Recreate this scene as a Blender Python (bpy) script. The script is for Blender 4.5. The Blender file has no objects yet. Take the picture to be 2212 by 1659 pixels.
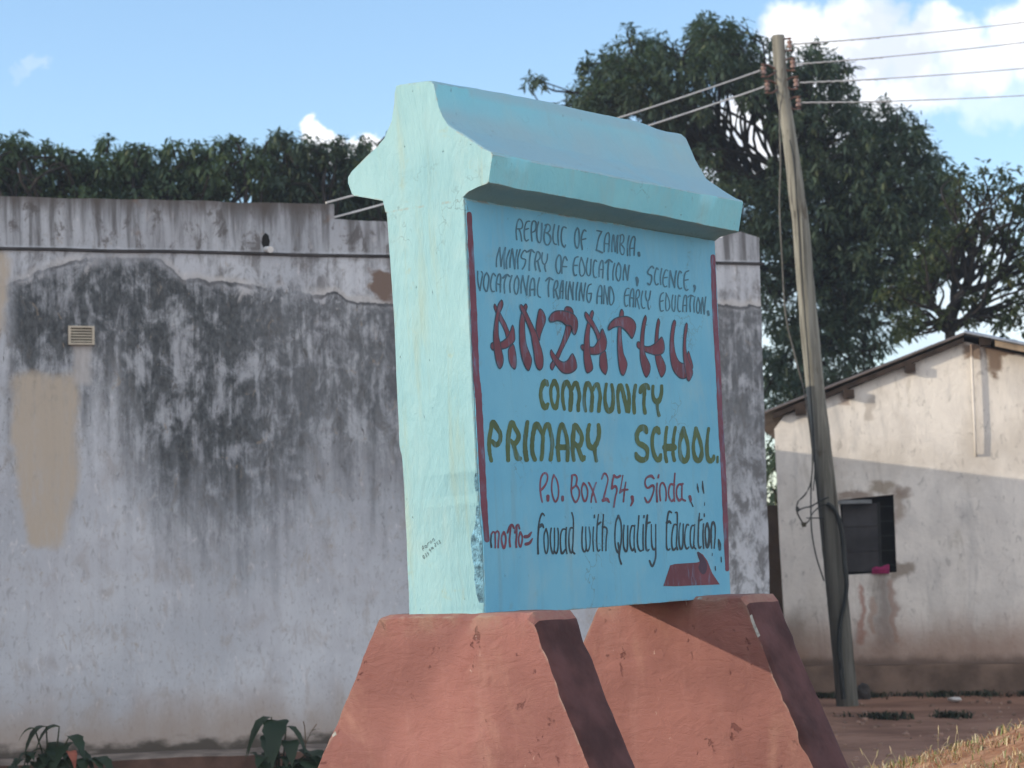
import bpy, bmesh, math, random
import numpy as np
from mathutils import Vector, Matrix, noise as mnoise

rad = math.radians
random.seed(7)
RNG = np.random.default_rng(11)
scene = bpy.context.scene
COL = scene.collection

# ------------------------------------------------------------------ camera
F = 5000.0                       # focal length in units of a 2212-wide picture
CX, CY = 1106.0, 829.5
EYE = np.array([0, 0, 1.4])
RT = np.array([0.9997570418690185, 0.0017100676450564727, -0.021975734389524326])
UP = np.array([0.02204216943292087, -0.07756279051480945, 0.9967437766518766])
FW = np.array([0.0, 0.9969860025076607, 0.07758163960496636])
cam = bpy.data.cameras.new("camera")
cam.sensor_width = 36
cam.lens = F / 2212 * 36
cam.clip_start = 0.1
cam.clip_end = 3000
cam.dof.use_dof = True
cam.dof.focus_distance = 9.4
cam.dof.aperture_fstop = 5.6
cam_o = bpy.data.objects.new("camera", cam)
COL.objects.link(cam_o)
cam_o.matrix_world = Matrix((
    (RT[0], UP[0], -FW[0], EYE[0]), (RT[1], UP[1], -FW[1], EYE[1]),
    (RT[2], UP[2], -FW[2], EYE[2]), (0, 0, 0, 1)))
scene.camera = cam_o

# ------------------------------------------------------------------ light
SUN_EL, SUN_A = rad(15), rad(12)          # low sun from the left, a little behind the camera
S = Vector((-math.cos(SUN_A) * math.cos(SUN_EL), -math.sin(SUN_A) * math.cos(SUN_EL), math.sin(SUN_EL)))
sun = bpy.data.lights.new("sun", 'SUN')
sun.energy = 2.0
sun.angle = rad(0.5)
sun.color = (1.0, 0.86, 0.68)
sun_o = bpy.data.objects.new("sun", sun)
sun_o.rotation_euler = S.to_track_quat('Z', 'Y').to_euler()
COL.objects.link(sun_o)
scene.view_settings.view_transform = 'Standard'
scene.view_settings.look = 'None'
scene.view_settings.exposure = 0.81
scene.view_settings.gamma = 1.0


# ------------------------------------------------------------------ node helpers
def nd(nt, kind, ins=None, **props):
    n = nt.nodes.new(kind)
    for k, v in props.items():
        setattr(n, k, v)
    for k, v in (ins or {}).items():
        s = n.inputs[k]
        if hasattr(v, 'is_output'):
            nt.links.new(v, s)
        else:
            s.default_value = v
    return n


def mth(nt, op, a, b=0.0, clamp=False):
    return nd(nt, 'ShaderNodeMath', {0: a, 1: b}, operation=op, use_clamp=clamp).outputs[0]


def mixc(nt, fac, a, b, blend='MIX'):
    def c(v):
        return v if hasattr(v, 'is_output') else (*v, 1) if len(v) == 3 else v
    return nd(nt, 'ShaderNodeMix', {0: fac, 6: c(a), 7: c(b)}, data_type='RGBA', blend_type=blend,
              clamp_factor=True).outputs[2]


def nois(nt, vec, scale, detail=4, rough=0.55, dist=0.0):
    return nd(nt, 'ShaderNodeTexNoise', {'Vector': vec, 'Scale': scale, 'Detail': detail, 'Roughness': rough,
                                         'Distortion': dist}).outputs[0]


def sstep(nt, v, a, b, lo=0.0, hi=1.0):
    return nd(nt, 'ShaderNodeMapRange', {0: v, 1: a, 2: b, 3: lo, 4: hi}, interpolation_type='SMOOTHSTEP').outputs[0]


def vscale(nt, vec, s):
    return nd(nt, 'ShaderNodeVectorMath', {0: vec, 1: s}, operation='MULTIPLY').outputs[0]


def objco(nt):
    t = nd(nt, 'ShaderNodeTexCoord').outputs['Object']
    s = nd(nt, 'ShaderNodeSeparateXYZ', {0: t})
    return t, s.outputs[0], s.outputs[1], s.outputs[2]


def material(name, rough=0.9, spec=0.25):
    m = bpy.data.materials.new(name)
    m.use_nodes = True
    nt = m.node_tree
    b = nt.nodes['Principled BSDF']
    b.inputs['Roughness'].default_value = rough
    b.inputs['Specular IOR Level'].default_value = spec
    return m, nt, b


def bump(nt, b, h, strength=0.5, dist=0.01):
    n = nd(nt, 'ShaderNodeBump', {'Height': h, 'Strength': strength, 'Distance': dist})
    nt.links.new(n.outputs[0], b.inputs['Normal'])


def setcol(nt, b, c):
    if hasattr(c, 'is_output'):
        nt.links.new(c, b.inputs['Base Color'])
    else:
        b.inputs['Base Color'].default_value = (*c, 1)


def plain(name, col, var=0.25, scale=8.0, rough=0.85, bumpd=0.0):
    m, nt, b = material(name, rough)
    t = objco(nt)[0]
    n = nois(nt, t, scale, 5)
    dark = tuple(x * (1 - var) for x in col)
    lite = tuple(min(1, x * (1 + var)) for x in col)
    setcol(nt, b, mixc(nt, sstep(nt, n, 0.3, 0.7), dark, lite))
    if bumpd:
        bump(nt, b, nois(nt, t, scale * 4, 5), 0.6, bumpd)
    return m


def boxmask(nt, X, Z, x0, x1, z0, z1, s=0.01):
    a = mth(nt, 'MULTIPLY', sstep(nt, X, x0 - s, x0 + s), sstep(nt, X, x1 - s, x1 + s, 1, 0))
    c = mth(nt, 'MULTIPLY', sstep(nt, Z, z0 - s, z0 + s), sstep(nt, Z, z1 - s, z1 + s, 1, 0))
    return mth(nt, 'MULTIPLY', a, c)


def warp(nt, t, v, scale, amt):
    n = mth(nt, 'SUBTRACT', nois(nt, t, scale, 4), 0.5)
    return mth(nt, 'ADD', v, mth(nt, 'MULTIPLY', n, amt))


# ------------------------------------------------------------------ projection helpers (picture point -> point on a real plane)
def ray(a, b):
    return FW + RT * ((a - CX) / F) - UP * ((b - CY) / F)


def onplane(a, b, P, N):
    v = ray(a, b)
    return EYE + v * (((P - EYE) @ N) / (v @ N))


def atdepth(a, b, y):
    v = ray(a, b)
    return EYE + v * ((y - EYE[1]) / v[1])


# ------------------------------------------------------------------ world: sky and clouds
world = bpy.data.worlds.new("World")
scene.world = world
world.use_nodes = True
wn = world.node_tree
wn.nodes.clear()
out = nd(wn, 'ShaderNodeOutputWorld')
sky = nd(wn, 'ShaderNodeTexSky', sky_type='NISHITA')
sky.sun_disc = False
sky.sun_elevation = SUN_EL
sky.sun_rotation = math.atan2(S.x, S.y)
sky.air_density = 1.0
sky.dust_density = 0.3
sky.ozone_density = 2.2
skyc = mixc(wn, 1.0, sky.outputs[0], (0.99, 1.0, 1.05), 'MULTIPLY')
bg = nd(wn, 'ShaderNodeBackground', {'Color': skyc, 'Strength': 0.15})
wt = nd(wn, 'ShaderNodeTexCoord').outputs['Generated']
wdir = nd(wn, 'ShaderNodeVectorMath', {0: wt}, operation='NORMALIZE').outputs[0]
warpv = nd(wn, 'ShaderNodeVectorMath', {0: nd(wn, 'ShaderNodeTexNoise', {'Vector': wdir, 'Scale': 38.0, 'Detail': 8.0, 'Roughness': 0.66}).outputs[1], 1: (0.5, 0.5, 0.5)}, operation='SUBTRACT').outputs[0]
wd2 = nd(wn, 'ShaderNodeVectorMath', {0: wdir, 1: nd(wn, 'ShaderNodeVectorMath', {0: warpv, 1: (0.032, 0.032, 0.032)}, operation='MULTIPLY').outputs[0]}, operation='ADD').outputs[0]
wd2 = nd(wn, 'ShaderNodeVectorMath', {0: wd2}, operation='NORMALIZE').outputs[0]
mask = None
CLOUDS = [  # picture x, y, radius, strength
    (1705, 75, 62, 1.0), (1745, 110, 75, 1.0), (1800, 90, 60, .9), (1868, 55, 75, 1.0), (1950, 110, 70, 1.0), (1880, 120, 80, 1.0), (2010, 50, 50, .95), (2050, 110, 80, .85), (1990, 170, 75, .8), (1880, 175, 90, .9),
    (2205, 60, 75, 1.0), (2260, 90, 95, 1.0), (2150, 130, 75, .75), (2110, 190, 70, .4), (2190, 190, 70, .35), (1720, 250, 150, .95), (1600, 290, 110, .95), (1850, 330, 140, .5),
    (676, 292, 17, .9), (694, 284, 19, 1.0), (712, 296, 20, 1.0), (730, 306, 22, 1.0), (746, 318, 24, 1.0), (690, 312, 30, 1.0), (725, 318, 24, .9), (765, 300, 17, .9), (788, 291, 20, 1.0), (812, 300, 20, 1.0), (790, 315, 34, 1.0), (850, 340, 40, 0.9), (62, 158, 15, .16), (84, 148, 17, .22), (40, 166, 12, .12), (2080, 660, 180, .55), (1700, 760, 200, .4),
    (2500, 60, 220, 1.0), (2800, 160, 300, .9), (-500, 420, 200, .7), (3400, -200, 500, .8), (-1500, 100, 500, .7)]
# unseen clouds added behind the camera to brighten the shaded faces
CLOUDS += [((0.15, -1, .45), .55), ((-.75, -.8, .55), .40), ((.95, -.55, .45), .58), ((.2, -.7, 1.1), .45), ((-.3, -1, .2), .40), ((1, -.1, .25), .34)]
for cl_ in CLOUDS:
    if len(cl_) == 2:
        c, r, st = np.array(cl_[0], float), cl_[1] * F, .95
    else:
        a, b, r, st = cl_
        c = ray(a, b)
    c = c / np.linalg.norm(c)
    dt = nd(wn, 'ShaderNodeVectorMath', {0: wd2, 1: tuple(c)}, operation='DOT_PRODUCT').outputs['Value']
    ang = r / F
    v = sstep(wn, dt, math.cos(ang * 1.3), math.cos(ang * 0.62), 0, st)
    mask = v if mask is None else mth(wn, 'MAXIMUM', mask, v)
cn = nois(wn, wdir, 60.0, 6, 0.6)
mask2 = mth(wn, 'MULTIPLY', mask, sstep(wn, cn, 0.2, 0.5, 0.72, 1.0), True)
ccol = mixc(wn, sstep(wn, nois(wn, wd2, 22.0, 5, .6), 0.36, 0.58), (0.70, 0.76, 0.90), (1.08, 1.09, 1.12))
cbg = nd(wn, 'ShaderNodeBackground', {'Color': ccol, 'Strength': 0.72})
mx = nd(wn, 'ShaderNodeMixShader', {0: mask2, 1: bg.outputs[0], 2: cbg.outputs[0]})
wn.links.new(mx.outputs[0], out.inputs[0])


# ------------------------------------------------------------------ object helpers
def link(o, parent=None):
    COL.objects.link(o)
    if parent is not None:
        o.parent = parent
    return o


def empty(name, loc=(0, 0, 0), rz=0.0):
    o = bpy.data.objects.new(name, None)
    o.location = loc
    o.rotation_euler = (0, 0, rz)
    o.empty_display_size = 0.2
    return link(o)


def tag(o, label=None, cat=None, group=None, kind=None):
    if label: o['label'] = label
    if cat: o['category'] = cat
    if group: o['group'] = group
    if kind: o['kind'] = kind
    return o


class MB:
    def __init__(s):
        s.v, s.f, s.m = [], [], []

    def add(s, verts, faces, mi=0):
        k = len(s.v)
        s.v += [tuple(map(float, p)) for p in verts]
        s.f += [tuple(i + k for i in f) for f in faces]
        s.m += [mi] * len(faces)

    def box(s, x0, x1, y0, y1, z0, z1, mi=0):
        v = [(x, y, z) for x in (x0, x1) for y in (y0, y1) for z in (z0, z1)]
        s.add(v, [(0, 1, 3, 2), (4, 6, 7, 5), (0, 4, 5, 1), (2, 3, 7, 6), (0, 2, 6, 4), (1, 5, 7, 3)], mi)

    def loft(s, rings, cap=True, mi=0, closed=True):
        n = len(rings[0])
        vs = [p for r in rings for p in r]
        fs = []
        for i in range(len(rings) - 1):
            for j in range(n if closed else n - 1):
                a, b = i * n + j, i * n + (j + 1) % n
                fs.append((a, b, b + n, a + n))
        if cap:
            fs.append(tuple(range(n - 1, -1, -1)))
            fs.append(tuple(range((len(rings) - 1) * n, len(rings) * n)))
        s.add(vs, fs, mi)

    def tube(s, pts, radii, sides=8, mi=0):
        pts = [Vector(p) for p in pts]
        if not hasattr(radii, '__len__'):
            radii = [radii] * len(pts)
        rings = []
        ref = Vector((0.31, 0.17, 0.93))
        for i, p in enumerate(pts):
            t = (pts[min(i + 1, len(pts) - 1)] - pts[max(i - 1, 0)]).normalized()
            if abs(t.dot(ref)) > 0.95:
                r0 = Vector((1, 0, 0))
            else:
                r0 = ref
            a = t.cross(r0).normalized()
            b = t.cross(a)
            rings.append([p + (a * math.cos(q) + b * math.sin(q)) * radii[i] for q in
                          [2 * math.pi * k / sides for k in range(sides)]])
        s.loft(rings, mi=mi)

    def build(s, name, mats, parent=None, smooth=None, fix=True):
        me = bpy.data.meshes.new(name)
        me.from_pydata(s.v, [], s.f)
        if not isinstance(mats, (list, tuple)):
            mats = [mats]
        for m in mats:
            me.materials.append(m)
        me.polygons.foreach_set('material_index', s.m)
        if fix:
            bm = bmesh.new()
            bm.from_mesh(me)
            bmesh.ops.recalc_face_normals(bm, faces=bm.faces)
            bm.to_mesh(me)
            bm.free()
        if smooth is not None:
            me.polygons.foreach_set('use_smooth', [True] * len(me.polygons))
            me.set_sharp_from_angle(angle=rad(smooth))
        me.update()
        return link(bpy.data.objects.new(name, me), parent)


def n3(x, y, z, s=1.0):
    return mnoise.noise(Vector((x * s, y * s, z * s)))


def catmull(pts, step, closed=False):
    P = np.array(pts, float)
    n = len(P)
    if n < 3 and not closed:
        k = max(2, int(np.linalg.norm(P[-1][:2] - P[0][:2]) / step))
        return np.array([P[0] + (P[-1] - P[0]) * t for t in np.linspace(0, 1, k + 1)])
    res = []
    rng_ = range(n) if closed else range(n - 1)
    for i in rng_:
        if closed:
            a, b, c, d = P[(i - 1) % n], P[i], P[(i + 1) % n], P[(i + 2) % n]
        else:
            b, c = P[i], P[i + 1]
            a = P[i - 1] if i else b * 2 - c
            d = P[i + 2] if i + 2 < n else c * 2 - b
        k = max(2, int(np.linalg.norm(c[:2] - b[:2]) / step))
        for t in np.arange(k) / k:
            res.append(0.5 * ((2 * b) + (c - a) * t + (2 * a - 5 * b + 4 * c - d) * t * t + (3 * b - a - 3 * c + d) * t ** 3))
    if not closed:
        res.append(P[-1])
    return np.array(res)


# ------------------------------------------------------------------ ground
def sm(t):
    t = np.clip(t, 0, 1)
    return t * t * (3 - 2 * t)


def ground_h(x, y):
    x = np.asarray(x, float)
    y = np.asarray(y, float)
    m = 0.62 * sm((x - 0.9) / 3.0) * sm((14.6 - y) / 1.7) * sm((y + 2) / 9)
    low = -0.14 * sm((1.5 - x) / 2.0) * sm((y - 9) / 4) * sm((24 - y) / 4)
    return m + low


def build_ground():
    xs = np.concatenate([[-400, -200, -90, -45, -25, -15], np.arange(-9, 9.01, 0.12), [11, 15, 25, 45, 90, 200, 400]])
    ys = np.concatenate([[-60, -20, -5, 2], np.arange(6, 26.01, 0.12), [30, 36, 45, 60, 90, 150, 300, 900]])
    X, Y = np.meshgrid(xs, ys)
    Z = ground_h(X, Y)
    for i in range(X.shape[0]):
        for j in range(X.shape[1]):
            if abs(X[i, j]) < 9.5 and 5 < Y[i, j] < 27:
                mo = 1.0 + 2.0 * min(1, max(0, Z[i, j]) * 4)
                Z[i, j] += (0.02 * n3(X[i, j], Y[i, j], 0, 0.7) + 0.008 * n3(X[i, j], Y[i, j], 3, 3.5)) * mo
    n, k = X.shape
    v = np.stack([X.ravel(), Y.ravel(), Z.ravel()], -1)
    f = [(a * k + b, a * k + b + 1, (a + 1) * k + b + 1, (a + 1) * k + b) for a in range(n - 1) for b in range(k - 1)]
    mb = MB()
    mb.add(v, f)
    m, nt, b = material('red_dirt', 0.95, 0.1)
    t = objco(nt)[0]
    c = mixc(nt, sstep(nt, nois(nt, t, 0.9, 5), 0.35, 0.65), (0.20, 0.105, 0.07), (0.33, 0.185, 0.125))
    c = mixc(nt, sstep(nt, nois(nt, vscale(nt, t, (1.2, 5.0, 1)), 1.4, 6, 0.65), 0.55, 0.75, 0, .7), c, (0.36, 0.235, 0.17))
    c = mixc(nt, sstep(nt, nois(nt, vscale(nt, t, (1.0, 3.0, 1)), 3.2, 6, 0.7), 0.56, 0.68, 0, .75), c, (0.085, 0.05, 0.038))
    bank = sstep(nt, objco(nt)[3], .05, .16)  # orange bank soil lightened, low sunlight put into its colour
    c = mixc(nt, bank, c, mixc(nt, sstep(nt, nois(nt, t, 6.0, 6, .7), .4, .6), (0.34, 0.165, 0.09), (0.52, 0.30, 0.18)))
    setcol(nt, b, c)
    bump(nt, b, nois(nt, t, 22.0, 6, 0.65), 0.9, 0.03)
    return tag(mb.build('ground', m, smooth=80, fix=False), kind='structure')


build_ground()

# ================================================================== the big stained building
WL = atdepth(0, 540, 17.3)
WR = atdepth(1640, 570, 19.2)
wv = np.array([WR[0] - WL[0], WR[1] - WL[1], 0.0])
wv /= np.linalg.norm(wv)
WYAW = math.atan2(wv[1], wv[0])
WN = np.array([wv[1], -wv[0], 0.0])        # towards the camera
WO = np.array([WL[0], WL[1], 0.0])         # local origin: wall face at picture x = 0


def wl(a, b):
    q = onplane(a, b, WO, WN) - WO
    return float(q @ wv), float(q[2])


def build_wall_material():
    m, nt, b = material('stained_plaster', 0.93, 0.15)
    t, X, Y, Z = objco(nt)
    fine = nois(nt, vscale(nt, t, (1, 1, 0.6)), 26.0, 6, 0.65)
    streak = nois(nt, vscale(nt, t, (9.0, 3.0, 0.75)), 1.0, 6, 0.6, 0.3)
    streak2 = nois(nt, vscale(nt, t, (26.0, 8.0, 2.2)), 1.0, 5, 0.6, 0.4)
    big = nois(nt, t, 0.8, 4, 0.5)
    blot = nois(nt, vscale(nt, t, (1, 1, 0.55)), 7.0, 6, 0.7, 0.5)
    # sound limewash
    c = mixc(nt, sstep(nt, big, 0.35, 0.65), (0.46, 0.49, 0.53), (0.60, 0.63, 0.665))
    c = mixc(nt, sstep(nt, blot, 0.50, 0.68, 0, .6), c, (0.40, 0.37, 0.345))
    c = mixc(nt, mth(nt, 'MULTIPLY', sstep(nt, streak, 0.48, 0.70, 0, .5), sstep(nt, Z, 1.0, 2.6, .35, 1.0)), c, (0.345, 0.36, 0.39))
    sp3 = nois(nt, vscale(nt, t, (1.2, 1, .8)), 34.0, 4, .7, .6)
    c = mixc(nt, sstep(nt, sp3, .57, .66, 0, .5), c, (0.30, 0.30, 0.31))
    c = mixc(nt, sstep(nt, nois(nt, t, 1.7, 4, .6), .46, .62, 0, .4), c, (0.43, 0.44, 0.475))
    c = mixc(nt, sstep(nt, nois(nt, vscale(nt, t, (1.3, 1, .45)), 22.0, 5, .7, .5), 0.56, 0.66, 0, .45), c, (0.27, 0.27, 0.28))
    c = mixc(nt, sstep(nt, nois(nt, vscale(nt, t, (1.3, 1, .6)), 13.0, 5, .7, .8), 0.58, 0.68, 0, .5), c, (0.72, 0.71, 0.72))
    zled = wl(400, 540)[1]
    # upper edge of the black mould, traced across the wall
    pts = [(-1500, 600), (0, 620), (60, 596), (109, 579), (168, 560), (242, 557), (344, 557), (367, 575), (391, 599), (449, 607), (508, 611),
           (625, 626), (687, 638), (723, 628), (750, 650), (828, 656), (1200, 660), (1640, 660)]
    pp = [wl(a, q) for a, q in pts]
    x0, x1 = pp[0][0], pp[-1][0]
    z0, z1 = 2.6, 4.2
    fc = nd(nt, 'ShaderNodeFloatCurve', {'Value': nd(nt, 'ShaderNodeMapRange', {0: X, 1: x0, 2: x1}).outputs[0]})
    cu = fc.mapping.curves[0]
    for i, (a, q) in enumerate(pp):
        px, py = (a - x0) / (x1 - x0), (q - z0) / (z1 - z0)
        if i == 0: cu.points[0].location = (px, py)
        elif i == len(pp) - 1: cu.points[-1].location = (px, py)
        else: cu.points.new(px, py)
    for q in cu.points: q.handle_type = 'VECTOR'
    fc.mapping.update()
    ztop = nd(nt, 'ShaderNodeMapRange', {0: fc.outputs[0], 1: 0, 2: 1, 3: z0, 4: z1}).outputs[0]
    ztop = mth(nt, 'ADD', ztop, mth(nt, 'MULTIPLY', mth(nt, 'SUBTRACT', nois(nt, vscale(nt, t, (1, 1, 1)), 9.0, 5), 0.5), 0.10))
    d = mth(nt, 'SUBTRACT', ztop, Z)               # metres below the edge
    soft_ = sstep(nt, nois(nt, vscale(nt, t, (1, 1, .2)), .9, 2), .45, .6)
    inside = sstep(nt, mth(nt, 'SUBTRACT', d, mth(nt, 'MULTIPLY', soft_, mth(nt, 'MULTIPLY', mth(nt, 'SUBTRACT', blot, .5), .9))), -0.05, 0.07)
    # how far the mould runs down, varies along the wall
    xa = wl(15, 700)[0]; xb = wl(560, 700)[0]; xc = wl(340, 700)[0]; xd = wl(740, 700)[0]; xe = wl(780, 700)[0]
    core = mth(nt, 'MULTIPLY', sstep(nt, X, xa - .1, xa + .12), sstep(nt, X, xb - .3, xb + .3, 1.0, 0.85))
    deep = mth(nt, 'ADD', 1.0, mth(nt, 'MULTIPLY', 0.75, mth(nt, 'MULTIPLY', sstep(nt, X, xc - .35, xc + .05), sstep(nt, X, xb - .1, xb + .6, 1, 0.3))))
    run = mth(nt, 'ADD', deep, mth(nt, 'MULTIPLY', mth(nt, 'SUBTRACT', streak, 0.5), 1.35))
    fade = sstep(nt, mth(nt, 'SUBTRACT', run, d), -0.85, 0.55)
    brk = mth(nt, 'ADD', mth(nt, 'ADD', mth(nt, 'MULTIPLY', blot, 0.45), mth(nt, 'MULTIPLY', nois(nt, vscale(nt, t, (1, 1, .8)), 3.2, 5, .65, .6), .35)), mth(nt, 'MULTIPLY', streak2, 0.2))
    mould = mth(nt, 'MULTIPLY', mth(nt, 'MULTIPLY', inside, fade), mth(nt, 'MULTIPLY', core, sstep(nt, brk, 0.40, 0.53, 0.30, 1.0)))
    c = mixc(nt, mth(nt, 'MULTIPLY', mould, 0.93), c, mixc(nt, sstep(nt, fine, .35, .65), (0.029, 0.036, 0.040), (0.092, 0.102, 0.108)))
    c = mixc(nt, mth(nt, 'MULTIPLY', sstep(nt, d, 0.0, -0.05), mth(nt, 'MULTIPLY', sstep(nt, Z, zled + .01, zled - .01), sstep(nt, brk, .46, .58, 0, .75))), c, (0.16, 0.16, 0.165))
    # small flecks further down
    fl = mth(nt, 'MULTIPLY', sstep(nt, nois(nt, vscale(nt, t, (1.4, 1, 0.55)), 15.0, 5, 0.7, 0.6), 0.585, 0.66), sstep(nt, d, 2.7, 0.4, 0.0, 1.0))
    c = mixc(nt, mth(nt, 'MULTIPLY', fl, inside), c, (0.13, 0.13, 0.13))
    fl2 = mth(nt, 'MULTIPLY', sstep(nt, nois(nt, vscale(nt, t, (1.2, 1, 0.8)), 8.0, 5, 0.75, 0.8), 0.62, 0.68), 0.5)
    c = mixc(nt, fl2, c, (0.35, 0.29, 0.22))
    # broken plaster line: pale lip then dark shadowy edge
    lip = mth(nt, 'MULTIPLY', sstep(nt, d, -0.07, -0.02), sstep(nt, d, -0.004, 0.004, 1, 0))
    c = mixc(nt, mth(nt, 'MULTIPLY', lip, sstep(nt, big, .42, .58, .0, .5)), c, (0.62, 0.60, 0.57))
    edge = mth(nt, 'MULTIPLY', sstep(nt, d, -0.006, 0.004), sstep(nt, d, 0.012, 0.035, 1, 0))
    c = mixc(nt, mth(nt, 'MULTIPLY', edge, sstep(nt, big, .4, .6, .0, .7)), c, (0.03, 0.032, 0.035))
    # parapet band above the drip ledge: grey runs, dark top
    par = sstep(nt, Z, zled - .01, zled + .02)
    pst = mth(nt, 'MULTIPLY', par, sstep(nt, mth(nt, 'ADD', streak, mth(nt, 'MULTIPLY', mth(nt, 'SUBTRACT', Z, zled), 0.35)), 0.46, 0.72, 0.2, 1.0))
    c = mixc(nt, mth(nt, 'MULTIPLY', pst, 0.9), c, (0.12, 0.118, 0.118))
    c = mixc(nt, mth(nt, 'MULTIPLY', par, sstep(nt, blot, .53, .63, 0, .8)), c, (0.12, 0.115, 0.115))
    topd = sstep(nt, mth(nt, 'ADD', mth(nt, 'SUBTRACT', Z, wl(300, 432)[1]), mth(nt, 'MULTIPLY', mth(nt, 'SUBTRACT', nois(nt, vscale(nt, t, (5, 1, 1)), 1.5, 5), .5), .35)), -0.15, 0.03, 0, .8)
    c = mixc(nt, topd, c, (0.10, 0.085, 0.075))
    pb = mth(nt, 'MULTIPLY', par, sstep(nt, nois(nt, t, 2.6, 4), .6, .68, 0, .7))
    c = mixc(nt, pb, c, (0.22, 0.15, 0.11))
    # brown bare patch beside the sign
    wx = warp(nt, t, X, 7, .35); wz = warp(nt, vscale(nt, t, (1, 1, 1.3)), Z, 6, .3)
    q0 = wl(802, 645); q1 = wl(960, 585)
    c = mixc(nt, boxmask(nt, wx, wz, q0[0], q1[0], q0[1], q1[1], .03), c, (0.20, 0.15, 0.125))
    # dark runs at the right-hand end
    r0 = wl(1560, 1030); r1 = wl(1640, 940)
    rm = boxmask(nt, X, wz, r0[0] - .4, r1[0] + .5, r0[1] - 1.1, r1[1], .12)
    c = mixc(nt, mth(nt, 'MULTIPLY', rm, sstep(nt, blot, .44, .6, .1, .85)), c, (0.14, 0.145, 0.15))
    # fresh beige repair patches
    wx2 = warp(nt, t, X, 3.5, .16); wz2 = warp(nt, t, Z, 3.5, .18)
    for (a0, q0_, a1, q1_, s) in ((32, 1178, 166, 808, .045), (-40, 782, 16, 540, .04)):
        p0 = wl(a0, q0_); p1 = wl(a1, q1_)
        narrow = sstep(nt, Z, p0[1], p0[1] + .55, .10, 0.0)
        xx = wx2
        a = mth(nt, 'MULTIPLY', sstep(nt, mth(nt, 'SUBTRACT', xx, narrow), p0[0] - s, p0[0] + s), sstep(nt, mth(nt, 'ADD', xx, narrow), p1[0] - s, p1[0] + s, 1, 0))
        bb = mth(nt, 'MULTIPLY', sstep(nt, wz2, p0[1] - s, p0[1] + s), sstep(nt, wz2, p1[1] - s, p1[1] + s, 1, 0))
        c = mixc(nt, mth(nt, 'MULTIPLY', mth(nt, 'MULTIPLY', a, bb), sstep(nt, mth(nt, 'ADD', mth(nt, 'MULTIPLY', fine, .4), mth(nt, 'MULTIPLY', streak2, .6)), .30, .55, .55, .95)), c, (0.50, 0.435, 0.35))
    # pale wash under the vent
    p0 = wl(158, 830); p1 = wl(198, 742)
    c = mixc(nt, mth(nt, 'MULTIPLY', boxmask(nt, wx2, Z, p0[0], p1[0], p0[1], p1[1], .03), .7), c, (0.50, 0.48, 0.46))
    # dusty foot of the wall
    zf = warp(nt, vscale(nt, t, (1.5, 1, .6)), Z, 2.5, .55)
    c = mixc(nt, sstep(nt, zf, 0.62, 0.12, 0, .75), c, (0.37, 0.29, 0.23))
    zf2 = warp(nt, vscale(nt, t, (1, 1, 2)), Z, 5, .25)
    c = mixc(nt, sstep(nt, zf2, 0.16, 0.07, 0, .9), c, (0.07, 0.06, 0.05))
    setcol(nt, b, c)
    h = mth(nt, 'ADD', mth(nt, 'MULTIPLY', fine, 0.5), mth(nt, 'ADD', mth(nt, 'MULTIPLY', mould, -0.3), mth(nt, 'MULTIPLY', inside, -0.6)))
    bump(nt, b, h, 0.5, 0.012)
    return m


def wobble(p, q, n, amp, seed):
    return [(p[0] + (q[0] - p[0]) * t, p[1] + (q[1] - p[1]) * t + amp * n3(p[0] + (q[0] - p[0]) * t, seed, 0, 3.0)) for t in np.linspace(0, 1, n)]


building = empty('plastered_building', WO, WYAW)
tag(building, 'long grey plastered building with black mould streaks and a flat stepped parapet', 'building')
mat_wall = build_wall_material()
XR = wl(1641, 560)[0]
XLF = -7.5
tl0, tl1 = wl(0, 424), wl(722, 441)
ts0, ts1 = wl(722, 473), wl(1600, 500)
te = wl(1637, 512)
sl = (tl1[1] - tl0[1]) / (tl1[0] - tl0[0])
prof = [(XLF, -0.3), (XLF, tl0[1] + sl * (XLF - tl0[0]))]
prof += wobble((tl0[0] - .6, tl0[1] - sl * .6), (tl1[0], tl1[1]), 70, .012, 1)
prof += wobble(ts0, wl(1560, 513), 60, .012, 2) + wobble(wl(1562, 508), ts1, 6, .01, 4)
prof += wobble(ts1, (XR + .004, te[1]), 6, .01, 3)
prof += [(XR + .008 * n3(z, 5, 0, 4.0), z) for z in np.linspace(te[1] - .04, -0.3, 60)]
mb = MB()
mb.loft([[(a, 0.0, q) for a, q in prof], [(a, 0.24, q) for a, q in prof]])
mb.build('wall', mat_wall, building)
mb = MB()
mb.loft([[(x_, .241, -.3), (x_, .241, 3.97), (x_, 6.4, 2.55), (x_, 6.4, -.3)] for x_ in (XLF, XR - .006)])  # unseen back of the building, roof sloped to shape the house shadow
mb.build('rear_block', plain('roof_screed', (0.30, 0.29, 0.28), .3, 2), building)
# drip ledge
mat_ledge = plain('dark_ledge', (0.05, 0.047, 0.047), .35, 5)
l0, l1 = wl(0, 536), wl(1641, 569)
mb = MB()
ls = (l1[1] - l0[1]) / (l1[0] - l0[0])
rings = []
for x in np.linspace(XLF, XR + .03, 120):
    z = l0[1] + ls * (x - l0[0]) + .006 * n3(x, 9, 0, 2.5)
    rings.append([(x, 0.0, z + .010), (x, -.014, z + .007), (x, -.018, z - .012), (x, 0.0, z - .016)])
mb.loft(rings)
mb.build('drip_ledge', mat_ledge, building)
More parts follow.
